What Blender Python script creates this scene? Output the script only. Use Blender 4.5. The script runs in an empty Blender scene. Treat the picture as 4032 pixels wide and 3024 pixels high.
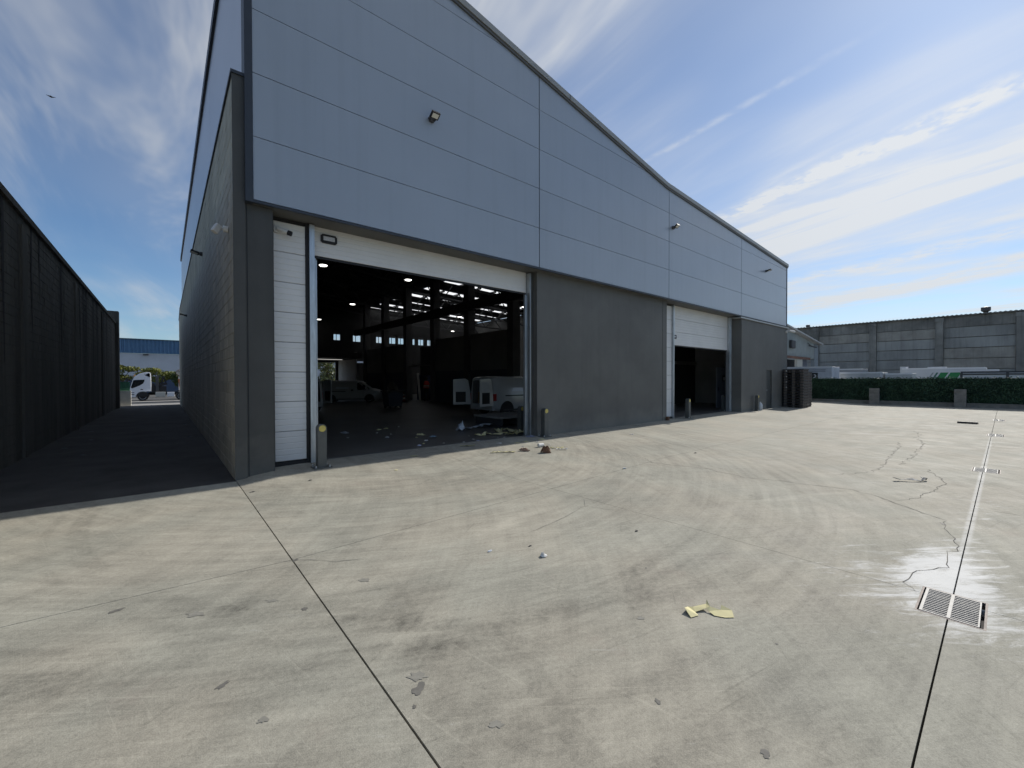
import bpy, bmesh, math, random
from mathutils import Vector, Matrix
R = math.radians
random.seed(11)
S = bpy.context.scene
COL = S.collection

# ------------------------------------------------------------------ camera
cd = bpy.data.cameras.new('camera'); cam = bpy.data.objects.new('camera', cd); COL.objects.link(cam)
cd.sensor_fit = 'HORIZONTAL'; cd.sensor_width = 36.0; cd.lens = 36.0 * 1630.0 / 4032.0
cd.clip_start = 0.05; cd.clip_end = 3000
_r = Vector((0.7658, -0.64307, -0.00188)); _u = Vector((0.00913, 0.00794, 0.99993)); _f = Vector((0.64301, 0.76577, -0.01196))
cam.matrix_world = Matrix(((_r.x, _u.x, -_f.x, 0), (_r.y, _u.y, -_f.y, 0), (_r.z, _u.z, -_f.z, 1.65), (0, 0, 0, 1)))
S.camera = cam
# ------------------------------------------------------------------ sun, sky, exposure
SUN_EL, SUN_AZ = 34.5, 1.5           # azimuth measured from +X (along the facade) towards +Y (behind it)
sdir = Vector((math.cos(R(SUN_EL)) * math.cos(R(SUN_AZ)), math.cos(R(SUN_EL)) * math.sin(R(SUN_AZ)), math.sin(R(SUN_EL))))
sl = bpy.data.lights.new('sun', 'SUN'); sl.energy = 4.4; sl.angle = R(0.53); sl.color = (1.0, 0.95, 0.87)
so = bpy.data.objects.new('sun', sl); COL.objects.link(so); so.location = sdir * 60
so.rotation_euler = (-sdir).to_track_quat('-Z', 'Y').to_euler()
S.view_settings.view_transform = 'Standard'; S.view_settings.look = 'None'
S.view_settings.gamma = 1.0; S.view_settings.exposure = 0.0; S.view_settings.use_curve_mapping = False
S.cycles.use_denoising = True; S.cycles.use_adaptive_sampling = True; S.cycles.adaptive_threshold = 0.02; S.cycles.adaptive_min_samples = 16
S.cycles.max_bounces = 5; S.cycles.diffuse_bounces = 3; S.cycles.glossy_bounces = 3; S.cycles.transmission_bounces = 5
S.cycles.sample_clamp_indirect = 4.0; S.cycles.caustics_reflective = False; S.cycles.caustics_refractive = False

W = bpy.data.worlds.new('World'); S.world = W; W.use_nodes = True
SKY_STRENGTH = 0.10
def build_world():
    nt = W.node_tree; N = nt.nodes; K = nt.links; N.clear()
    def nd(t, **kw):
        n = N.new(t)
        for k, v in kw.items(): setattr(n, k, v)
        return n
    def m(op, a, b=None, c=None, clamp=False):
        n = nd('ShaderNodeMath', operation=op, use_clamp=clamp)
        for i, x in enumerate((a, b, c)):
            if x is None: continue
            if isinstance(x, (int, float)): n.inputs[i].default_value = x
            else: K.new(x, n.inputs[i])
        return n.outputs[0]
    tc = nd('ShaderNodeTexCoord'); sep = nd('ShaderNodeSeparateXYZ'); K.new(tc.outputs['Generated'], sep.inputs[0])
    x, y, z = sep.outputs
    zc = m('MAXIMUM', z, 0.02); zs = m('ADD', zc, 0.10)
    px = m('DIVIDE', x, zs); py = m('DIVIDE', y, zs)
    sx, sy = 0.13, 0.99
    u = m('ADD', m('MULTIPLY', px, sx), m('MULTIPLY', py, sy)); v = m('SUBTRACT', m('MULTIPLY', px, sy), m('MULTIPLY', py, sx))
    def noise(us, vs, w, det, rough, dist):
        cb = nd('ShaderNodeCombineXYZ'); K.new(m('MULTIPLY', u, us), cb.inputs[0]); K.new(m('MULTIPLY', v, vs), cb.inputs[1]); cb.inputs[2].default_value = w
        n = nd('ShaderNodeTexNoise'); n.inputs['Scale'].default_value = 1.0; n.inputs['Detail'].default_value = det
        n.inputs['Roughness'].default_value = rough; n.inputs['Distortion'].default_value = dist
        K.new(cb.outputs[0], n.inputs['Vector']); return n.outputs['Fac']
    def ss(val, lo, hi):
        n = nd('ShaderNodeMapRange', interpolation_type='SMOOTHSTEP'); K.new(val, n.inputs[0]); n.inputs[1].default_value = lo; n.inputs[2].default_value = hi
        return n.outputs[0]
    streak = noise(0.55, 2.1, 3.1, 5, 0.62, 0.5)
    veil = noise(0.45, 0.8, 8.4, 3, 0.55, 0.0)
    fib = noise(1.6, 7.0, 5.0, 4, 0.64, 0.0)
    mask = m('MULTIPLY', ss(streak, 0.40, 0.74), ss(veil, 0.30, 0.62))
    mask = m('MULTIPLY', mask, m('ADD', 0.55, m('MULTIPLY', fib, 0.8)))
    mask = m('ADD', m('MULTIPLY', mask, 0.9), m('MULTIPLY', ss(veil, 0.25, 0.75), 0.20))
    # bands of torn cirrus and contrails, in plane coordinates d.xy / d.z
    qx = m('DIVIDE', x, zc); qy = m('DIVIDE', y, zc)
    cbq = nd('ShaderNodeCombineXYZ'); K.new(qx, cbq.inputs[0]); K.new(qy, cbq.inputs[1])
    pf = nd('ShaderNodeTexNoise'); pf.inputs['Scale'].default_value = 8.0; pf.inputs['Detail'].default_value = 3; pf.inputs['Roughness'].default_value = 0.6; K.new(cbq.outputs[0], pf.inputs['Vector'])
    wob = nd('ShaderNodeTexNoise'); wob.inputs['Scale'].default_value = 2.2; wob.inputs['Detail'].default_value = 1; K.new(cbq.outputs[0], wob.inputs['Vector'])
    def band(p0, p1, w, amp, puff):
        d = Vector((p1[0] - p0[0], p1[1] - p0[1])); L = d.length; d /= L
        ax = m('SUBTRACT', qx, p0[0]); ay = m('SUBTRACT', qy, p0[1])
        al = m('ADD', m('MULTIPLY', ax, d.x), m('MULTIPLY', ay, d.y))
        ac = m('SUBTRACT', m('MULTIPLY', ax, d.y), m('MULTIPLY', ay, d.x))
        q = m('ABSOLUTE', m('MULTIPLY_ADD', wobc, 2.2, m('MULTIPLY', ac, 1.0 / w))); g = ss(q, 1.6, 0.0)
        e = ss(m('ABSOLUTE', m('SUBTRACT', al, L / 2)), L / 2 + 0.15, L / 2 - 0.2)
        pp = m('MULTIPLY_ADD', pfs, puff * amp, (1.0 - puff) * amp)
        return m('MULTIPLY', m('MULTIPLY', g, e), pp)
    wobc = m('SUBTRACT', wob.outputs['Fac'], 0.5); pfs = ss(pf.outputs['Fac'], 0.36, 0.62)
    for b in (((2.66, 1.15), (2.20, -0.1), 0.085, 0.9, 0.85), ((3.0, 1.25), (2.84, -0.2), 0.08, 0.78, 0.4), ((1.73, 1.2), (1.58, 0.32), 0.022, 0.24, 0.8),
              ((5.2, 2.0), (4.4, -0.3), 0.22, 0.5, 0.6), ((7.6, 2.8), (5.4, -0.4), 0.4, 0.5, 0.5)):
        mask = m('ADD', mask, band(*b))
        vd = nd('ShaderNodeVectorMath', operation='DOT_PRODUCT'); K.new(tc.outputs['Generated'], vd.inputs[0]); vd.inputs[1].default_value = sdir
    glow = m('POWER', m('MAXIMUM', vd.outputs['Value'], 0.0), 5.0)
    # thin cirrus veil: it scatters most strongly towards the sun
    mask = m('ADD', mask, m('MULTIPLY', glow, m('ADD', 0.14, m('MULTIPLY', ss(veil, 0.25, 0.7), 0.42))))
    mask = m('MULTIPLY', mask, ss(z, 0.01, 0.10)); mask = m('MINIMUM', mask, 0.93)
    sky = nd('ShaderNodeTexSky', sky_type='NISHITA'); sky.sun_disc = False; sky.sun_elevation = R(SUN_EL); sky.sun_rotation = R(90 - SUN_AZ)
    sky.air_density = 1.0; sky.dust_density = 0.22; sky.ozone_density = 3.2; sky.altitude = 100
    tn = nd('ShaderNodeVectorMath', operation='MULTIPLY'); K.new(sky.outputs[0], tn.inputs[0]); tn.inputs[1].default_value = (0.84, 0.98, 1.10)
    b1 = nd('ShaderNodeBackground'); K.new(tn.outputs[0], b1.inputs[0]); b1.inputs[1].default_value = SKY_STRENGTH
    b2 = nd('ShaderNodeBackground'); b2.inputs[0].default_value = (0.94, 0.97, 1.0, 1); K.new(m('ADD', 0.64, m('MULTIPLY', glow, 0.24)), b2.inputs[1])
    mx = nd('ShaderNodeMixShader'); K.new(mask, mx.inputs[0]); K.new(b1.outputs[0], mx.inputs[1]); K.new(b2.outputs[0], mx.inputs[2])
    out = nd('ShaderNodeOutputWorld'); K.new(mx.outputs[0], out.inputs[0])
build_world()

# ------------------------------------------------------------------ helpers
MATS = {}
def mat(name, col, rough=0.6, metal=0.0, var=0.0, vs=2.0, bump=0.0, bs=40.0, stretch=(1, 1, 1), emit=None, es=0.0, trans=0.0, alpha=1.0, spec=0.5, tint=None, coat=0.0, orand=0.0, streak=0.0, splash=0.0):
    if name in MATS: return MATS[name]
    mt = bpy.data.materials.new(name); mt.use_nodes = True; nt = mt.node_tree; N = nt.nodes; K = nt.links
    p = N['Principled BSDF']
    p.inputs['Base Color'].default_value = (*col, 1); p.inputs['Roughness'].default_value = rough; p.inputs['Metallic'].default_value = metal
    p.inputs['Specular IOR Level'].default_value = spec
    if coat: p.inputs['Coat Weight'].default_value = coat; p.inputs['Coat Roughness'].default_value = 0.08
    if trans: p.inputs['Transmission Weight'].default_value = trans
    if alpha < 1: p.inputs['Alpha'].default_value = alpha
    if emit: p.inputs['Emission Color'].default_value = (*emit, 1); p.inputs['Emission Strength'].default_value = es
    if var or bump:
        geo = N.new('ShaderNodeNewGeometry'); mp = N.new('ShaderNodeMapping'); mp.inputs['Scale'].default_value = stretch
        K.new(geo.outputs['Position'], mp.inputs['Vector'])
    if var:
        n1 = N.new('ShaderNodeTexNoise'); n1.inputs['Scale'].default_value = vs; n1.inputs['Detail'].default_value = 6; n1.inputs['Roughness'].default_value = 0.62; K.new(mp.outputs[0], n1.inputs['Vector'])
        mr = N.new('ShaderNodeMapRange'); K.new(n1.outputs['Fac'], mr.inputs[0]); mr.inputs[1].default_value = 0.3; mr.inputs[2].default_value = 0.7
        mc = N.new('ShaderNodeMix'); mc.data_type = 'RGBA'; K.new(mr.outputs[0], mc.inputs[0])
        t = tint or (1, 1, 1)
        mc.inputs[6].default_value = tuple(c * (1 - var) * q for c, q in zip(col, t)) + (1,); mc.inputs[7].default_value = tuple(min(1, c * (1 + var)) for c in col) + (1,)
        cur = mc.outputs[2]
        def scaled(fac):
            q = N.new('ShaderNodeVectorMath'); q.operation = 'SCALE'; K.new(cur, q.inputs[0]); K.new(fac, q.inputs['Scale']); return q.outputs[0]
        def rng(v, lo, hi, a, b):
            q = N.new('ShaderNodeMapRange'); K.new(v, q.inputs[0])
            for i, w_ in zip((1, 2, 3, 4), (lo, hi, a, b)): q.inputs[i].default_value = w_
            return q.outputs[0]
        if orand:
            oi = N.new('ShaderNodeObjectInfo'); cur = scaled(rng(oi.outputs['Random'], 0, 1, 1 - orand, 1 + orand))
        if streak:                               # rain streaks: noise drawn out downwards
            ms = N.new('ShaderNodeMapping'); ms.inputs['Scale'].default_value = (5, 5, 0.22); K.new(geo.outputs['Position'], ms.inputs['Vector'])
            ns = N.new('ShaderNodeTexNoise'); ns.inputs['Scale'].default_value = 1.0; ns.inputs['Detail'].default_value = 5; K.new(ms.outputs[0], ns.inputs['Vector']); cur = scaled(rng(ns.outputs['Fac'], 0.5, 0.75, 1.0, 1 - streak))
        if splash:                               # splashed dirt along the foot of the wall
            sx_ = N.new('ShaderNodeSeparateXYZ'); K.new(geo.outputs['Position'], sx_.inputs[0]); ad = N.new('ShaderNodeMath'); ad.operation = 'MULTIPLY_ADD'; K.new(n1.outputs['Fac'], ad.inputs[0]); ad.inputs[1].default_value = -1.3; K.new(sx_.outputs[2], ad.inputs[2])
            md_ = N.new('ShaderNodeMix'); md_.data_type = 'RGBA'; K.new(rng(ad.outputs[0], -0.55, 0.05, splash, 0.0), md_.inputs[0]); K.new(cur, md_.inputs[6]); md_.inputs[7].default_value = (0.26, 0.25, 0.22, 1); cur = md_.outputs[2]
        K.new(cur, p.inputs['Base Color'])
    if bump:
        n2 = N.new('ShaderNodeTexNoise'); n2.inputs['Scale'].default_value = bs; n2.inputs['Detail'].default_value = 4; K.new(mp.outputs[0], n2.inputs['Vector'])
        bp = N.new('ShaderNodeBump'); bp.inputs['Strength'].default_value = bump; bp.inputs['Distance'].default_value = 0.02; K.new(n2.outputs['Fac'], bp.inputs['Height']); K.new(bp.outputs[0], p.inputs['Normal'])
    MATS[name] = mt; return mt

def worg(o):
    v = Vector((0, 0, 0))
    while o is not None: v = v + o.location; o = o.parent
    return v
def link(o, parent=None):
    COL.objects.link(o)
    if parent is not None: o.parent = parent
    return o
def tag(o, label=None, cat=None, group=None, kind=None):
    if label: o['label'] = label
    if cat: o['category'] = cat
    if group: o['group'] = group
    if kind: o['kind'] = kind
    return o
def thing(name, label, cat, loc=(0, 0, 0), group=None):
    o = bpy.data.objects.new(name, None); o.location = loc; o.empty_display_size = 0.2; link(o); return tag(o, label, cat, group)

class MB:
    def __init__(s): s.v = []; s.f = []
    def add(s, vs, fs):
        b = len(s.v); s.v += [tuple(p) for p in vs]; s.f += [tuple(b + i for i in f) for f in fs]; return s
    def box(s, a, b):
        x0, x1 = sorted((a[0], b[0])); y0, y1 = sorted((a[1], b[1])); z0, z1 = sorted((a[2], b[2]))
        return s.add([(x0, y0, z0), (x1, y0, z0), (x1, y1, z0), (x0, y1, z0), (x0, y0, z1), (x1, y0, z1), (x1, y1, z1), (x0, y1, z1)],
                     [(0, 3, 2, 1), (4, 5, 6, 7), (0, 1, 5, 4), (1, 2, 6, 5), (2, 3, 7, 6), (3, 0, 4, 7)])
    def bar(s, p0, p1, w, h, up=(0, 0, 1)):
        p0 = Vector(p0); p1 = Vector(p1); d = (p1 - p0).normalized(); upv = Vector(up)
        if abs(d.dot(upv)) > 0.98: upv = Vector((0, 1, 0))
        sd = d.cross(upv).normalized(); u = sd.cross(d).normalized(); vs = []
        for p in (p0, p1):
            for a, b in ((-1, -1), (1, -1), (1, 1), (-1, 1)): vs.append(p + sd * a * w / 2 + u * b * h / 2)
        return s.add(vs, [(0, 3, 2, 1), (4, 5, 6, 7), (0, 1, 5, 4), (1, 2, 6, 5), (2, 3, 7, 6), (3, 0, 4, 7)])
    def prism(s, pts, axis, lo, hi):
        n = len(pts); vs = []
        for t in (lo, hi):
            for a, b in pts: vs.append({'x': (t, a, b), 'y': (a, t, b), 'z': (a, b, t)}[axis])
        return s.add(vs, [tuple(range(n - 1, -1, -1)), tuple(range(n, 2 * n))] + [(i, (i + 1) % n, n + (i + 1) % n, n + i) for i in range(n)])
    def cyl(s, p0, p1, r0, r1=None, n=14, cap=True):
        r1 = r0 if r1 is None else r1; p0 = Vector(p0); p1 = Vector(p1); d = (p1 - p0).normalized()
        a = d.cross(Vector((0, 0, 1))); a = Vector((1, 0, 0)) if a.length < 1e-4 else a.normalized(); b = d.cross(a); vs = []
        for p, r in ((p0, r0), (p1, r1)):
            for i in range(n): t = 2 * math.pi * i / n; vs.append(p + a * math.cos(t) * r + b * math.sin(t) * r)
        fs = [(i, (i + 1) % n, n + (i + 1) % n, n + i) for i in range(n)]
        if cap: fs += [tuple(range(n - 1, -1, -1)), tuple(range(n, 2 * n))]
        return s.add(vs, fs)
    def lathe(s, c, axis, prof, n=24):
        # prof: (t along axis, radius); axis 'y' or 'z' or 'x'
        vs = []
        for t, r in prof:
            for i in range(n):
                q = 2 * math.pi * i / n; a, b = math.cos(q) * r, math.sin(q) * r
                vs.append({'y': (c[0] + a, c[1] + t, c[2] + b), 'z': (c[0] + a, c[1] + b, c[2] + t), 'x': (c[0] + t, c[1] + a, c[2] + b)}[axis])
        fs = []
        for k in range(len(prof) - 1): fs += [(k * n + i, k * n + (i + 1) % n, (k + 1) * n + (i + 1) % n, (k + 1) * n + i) for i in range(n)]
        fs += [tuple(range(n)), tuple((len(prof) - 1) * n + i for i in range(n))]
        return s.add(vs, fs)
    def tube(s, pts, r, n=8):
        for a, b in zip(pts, pts[1:]): s.cyl(a, b, r, n=n)
        return s
    def build(s, name, m, parent=None, smooth=None, bevel=0.0, kind=None, raw=False, nonorm=False):
        me = bpy.data.meshes.new(name); o = worg(parent) if (parent is not None and not raw) else Vector((0, 0, 0))
        me.from_pydata([(p[0] - o.x, p[1] - o.y, p[2] - o.z) for p in s.v], [], s.f)
        if not nonorm:
            bm = bmesh.new(); bm.from_mesh(me); bmesh.ops.recalc_face_normals(bm, faces=bm.faces)
            if bevel: bmesh.ops.bevel(bm, geom=[e for e in bm.edges], offset=bevel, segments=2, affect='EDGES', profile=0.6, clamp_overlap=True)
            bm.to_mesh(me); bm.free()
        if m is not None: me.materials.append(m)
        if smooth is not None:
            me.polygons.foreach_set('use_smooth', [True] * len(me.polygons))
            if smooth < 180: me.set_sharp_from_angle(angle=R(smooth))
        me.update()
        ob = bpy.data.objects.new(name, me); link(ob, parent)
        if kind: ob['kind'] = kind
        return ob
def one(name, mb, m, label, cat, loc, group=None, smooth=None, bevel=0.0):
    """a thing that is a single mesh, given in world coordinates, origin at loc"""
    mb.v = [(p[0] - loc[0], p[1] - loc[1], p[2] - loc[2]) for p in mb.v]
    o = mb.build(name, m, None, smooth, bevel); o.location = loc; return tag(o, label, cat, group)
def inst(src, parent, loc=(0, 0, 0), rot=None, name=None):
    o = bpy.data.objects.new(name or src.name.split('.')[0], src.data); o.location = loc
    if rot: o.rotation_euler = rot
    return link(o, parent)
def copy_tree(o, parent=None):
    c = o.copy(); link(c, parent)
    for ch in [k for k in o.children]: copy_tree(ch, c)
    return c
def grid_wall(mb, axis, d0, d1, u0, u1, v0, v1, holes):
    """a wall of thickness d0..d1 along axis with rectangular holes (u0,u1,v0,v1)"""
    us = sorted({u0, u1} | {min(max(h[i], u0), u1) for h in holes for i in (0, 1)}); vs = sorted({v0, v1} | {min(max(h[i], v0), v1) for h in holes for i in (2, 3)})
    for a, b in zip(us, us[1:]):
        run = None
        for c, d in zip(vs, vs[1:]):
            hole = any(h[0] <= (a + b) / 2 <= h[1] and h[2] <= (c + d) / 2 <= h[3] for h in holes)
            if hole:
                if run: put_box(mb, axis, d0, d1, a, b, *run)
                run = None
            else: run = (run[0], d) if run else (c, d)
        if run: put_box(mb, axis, d0, d1, a, b, *run)
def put_box(mb, axis, d0, d1, a, b, c, d):
    if axis == 'y': mb.box((a, d0, c), (b, d1, d))
    elif axis == 'x': mb.box((d0, a, c), (d1, b, d))
    else: mb.box((a, c, d0), (b, d, d1))
def sst(a, b, x):
    t = min(1, max(0, (x - a) / (b - a))); return t * t * (3 - 2 * t)
ORD = ['first', 'second', 'third', 'fourth', 'fifth', 'sixth', 'seventh', 'eighth', 'ninth', 'tenth', 'eleventh', 'twelfth', 'thirteenth', 'fourteenth', 'fifteenth']
def zg(x, y):                       # the yard rises gently to the door sills
    return 0.08 * sst(5.2, 8.2, y) * sst(0.9, 1.6, x)

# ------------------------------------------------------------------ materials
m_panel = mat('silver_panel', (0.32, 0.367, 0.435), 0.28, 0.0, spec=0.85, var=0.05, vs=0.35, bump=0.10, bs=1.1, orand=0.03, streak=0.07)
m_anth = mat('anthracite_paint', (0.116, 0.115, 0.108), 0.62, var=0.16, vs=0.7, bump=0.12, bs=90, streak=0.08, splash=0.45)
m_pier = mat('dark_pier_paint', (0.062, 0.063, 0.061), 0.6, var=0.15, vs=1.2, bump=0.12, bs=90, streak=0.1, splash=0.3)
m_trim = mat('dark_trim', (0.03, 0.037, 0.05), 0.45, var=0.1, vs=3)
m_joint = mat('joint_dark', (0.02, 0.024, 0.03), 0.8)  # dark colour of the joints, seams and panel backing
m_flash = mat('grey_flashing', (0.30, 0.30, 0.28), 0.45, 0.3, var=0.1, vs=1.5)
m_flashd = mat('grey_flashing_dark', (0.12, 0.12, 0.12), 0.5, 0.2)
m_white = mat('white_panel', (0.70, 0.70, 0.70), 0.42, var=0.05, vs=1.5, bump=0.02, bs=30)
m_galv = mat('galvanised_steel', (0.50, 0.53, 0.56), 0.38, 0.75, var=0.2, vs=5, stretch=(3, 3, 0.6))
m_black = mat('black_rubber', (0.012, 0.012, 0.014), 0.6)
m_block = mat('painted_block', (0.42, 0.39, 0.325), 0.85, var=0.22, vs=1.3, bump=0.5, bs=60, stretch=(1, 1, 0.35), orand=0.1)
m_block2 = mat('painted_block_light', (0.45, 0.42, 0.35), 0.85, var=0.22, vs=1.6, bump=0.5, bs=60, stretch=(1, 1, 0.35))
m_mortar = mat('mortar', (0.36, 0.335, 0.28), 0.95, var=0.2, vs=6)
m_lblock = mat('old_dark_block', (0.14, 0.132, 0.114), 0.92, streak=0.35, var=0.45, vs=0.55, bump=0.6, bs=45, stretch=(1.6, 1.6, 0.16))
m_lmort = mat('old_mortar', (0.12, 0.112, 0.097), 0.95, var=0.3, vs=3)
m_side = mat('pale_side_panel', (0.46, 0.49, 0.55), 0.3, 0.35, var=0.05, vs=0.4)
m_asph = mat('alley_asphalt', (0.058, 0.054, 0.050), 0.9, var=0.35, vs=1.1, bump=0.6, bs=120)
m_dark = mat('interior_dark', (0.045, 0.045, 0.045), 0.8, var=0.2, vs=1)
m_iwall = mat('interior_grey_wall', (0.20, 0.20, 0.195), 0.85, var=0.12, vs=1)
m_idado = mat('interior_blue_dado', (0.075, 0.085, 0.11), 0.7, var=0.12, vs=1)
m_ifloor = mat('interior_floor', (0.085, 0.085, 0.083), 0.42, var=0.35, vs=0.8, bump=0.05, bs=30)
m_steel = mat('dark_steel', (0.08, 0.08, 0.082), 0.55, 0.3)
m_lamp = mat('lamp_glow', (1, 1, 1), 0.5, emit=(1, 0.97, 0.9), es=5)
m_bol = mat('bollard_grey', (0.10, 0.104, 0.098), 0.5, var=0.12, vs=6)
m_yel = mat('yellow_reflector', (0.62, 0.50, 0.13), 0.45, var=0.12, vs=30)
m_paint = mat('van_white', (0.58, 0.59, 0.60), 0.25, coat=0.6, var=0.03, vs=2)
m_glass = mat('dark_glass', (0.012, 0.015, 0.018), 0.08, spec=0.7)
m_pane = mat('clear_pane', (0.9, 0.95, 1.0), 0.05, trans=0.0, alpha=0.12)
m_tyre = mat('tyre', (0.016, 0.016, 0.017), 0.85, bump=0.2, bs=60)
m_rim = mat('rim_silver', (0.42, 0.43, 0.45), 0.35, 0.8)
m_red = mat('tail_red', (0.42, 0.02, 0.02), 0.25)
m_card = mat('cardboard', (0.34, 0.22, 0.12), 0.85, var=0.15, vs=6)
m_plast = mat('black_plastic', (0.040, 0.038, 0.037), 0.55, var=0.2, vs=8, orand=0.25)
m_plastb = mat('brown_black_plastic', (0.11, 0.09, 0.078), 0.6, var=0.3, vs=9)
m_conc = mat('grey_precast', (0.34, 0.33, 0.30), 0.9, orand=0.08, streak=0.2, var=0.28, vs=0.35, bump=0.4, bs=20, stretch=(1, 1, 0.45))
m_concd = mat('grey_precast_dark', (0.26, 0.245, 0.215), 0.92, orand=0.1, streak=0.3, var=0.35, vs=0.5, bump=0.4, bs=20)
m_concb = mat('grey_precast_brown', (0.37, 0.34, 0.29), 0.92, orand=0.08, streak=0.2, var=0.25, vs=0.6, bump=0.4, bs=20)
m_cblk = mat('grey_block', (0.24, 0.225, 0.20), 0.92, var=0.25, vs=4, bump=0.5, bs=60)
m_hedge = mat('plastic_leaf', (0.045, 0.095, 0.05), 0.6, var=0.5, vs=1.4, tint=(0.8, 0.9, 1.0))
m_leaf = mat('tree_leaf', (0.075, 0.105, 0.022), 0.55, var=0.5, vs=1.2, tint=(0.7, 0.85, 0.8))
m_bark = mat('bark', (0.10, 0.08, 0.06), 0.9, var=0.3, vs=8)
m_paper_y = mat('yellow_paper', (0.66, 0.60, 0.33), 0.8, var=0.08, vs=12)
m_paper_w = mat('white_paper', (0.72, 0.71, 0.68), 0.8, var=0.05, vs=12)
m_brown = mat('brown_scrap', (0.16, 0.085, 0.05), 0.85, var=0.3, vs=20)
m_tan = mat('tan_scrap', (0.34, 0.22, 0.16), 0.85, var=0.3, vs=20)
m_film = mat('clear_film', (0.55, 0.58, 0.62), 0.3, var=0.15, vs=8)
m_iron = mat('galvanised_grate', (0.36, 0.355, 0.34), 0.65, 0.1, var=0.18, vs=14)
m_ironr = mat('rusty_frame', (0.19, 0.16, 0.145), 0.7, 0.2, var=0.35, vs=18)
m_pit = mat('drain_pit', (0.02, 0.02, 0.02), 0.95)
m_crack = mat('crack', (0.11, 0.104, 0.094), 0.95)
m_stain = mat('oil_stain', (0.145, 0.138, 0.122), 0.75, var=0.25, vs=25)
m_stain2 = mat('faint_stain', (0.235, 0.226, 0.195), 0.8, var=0.2, vs=25)

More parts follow.
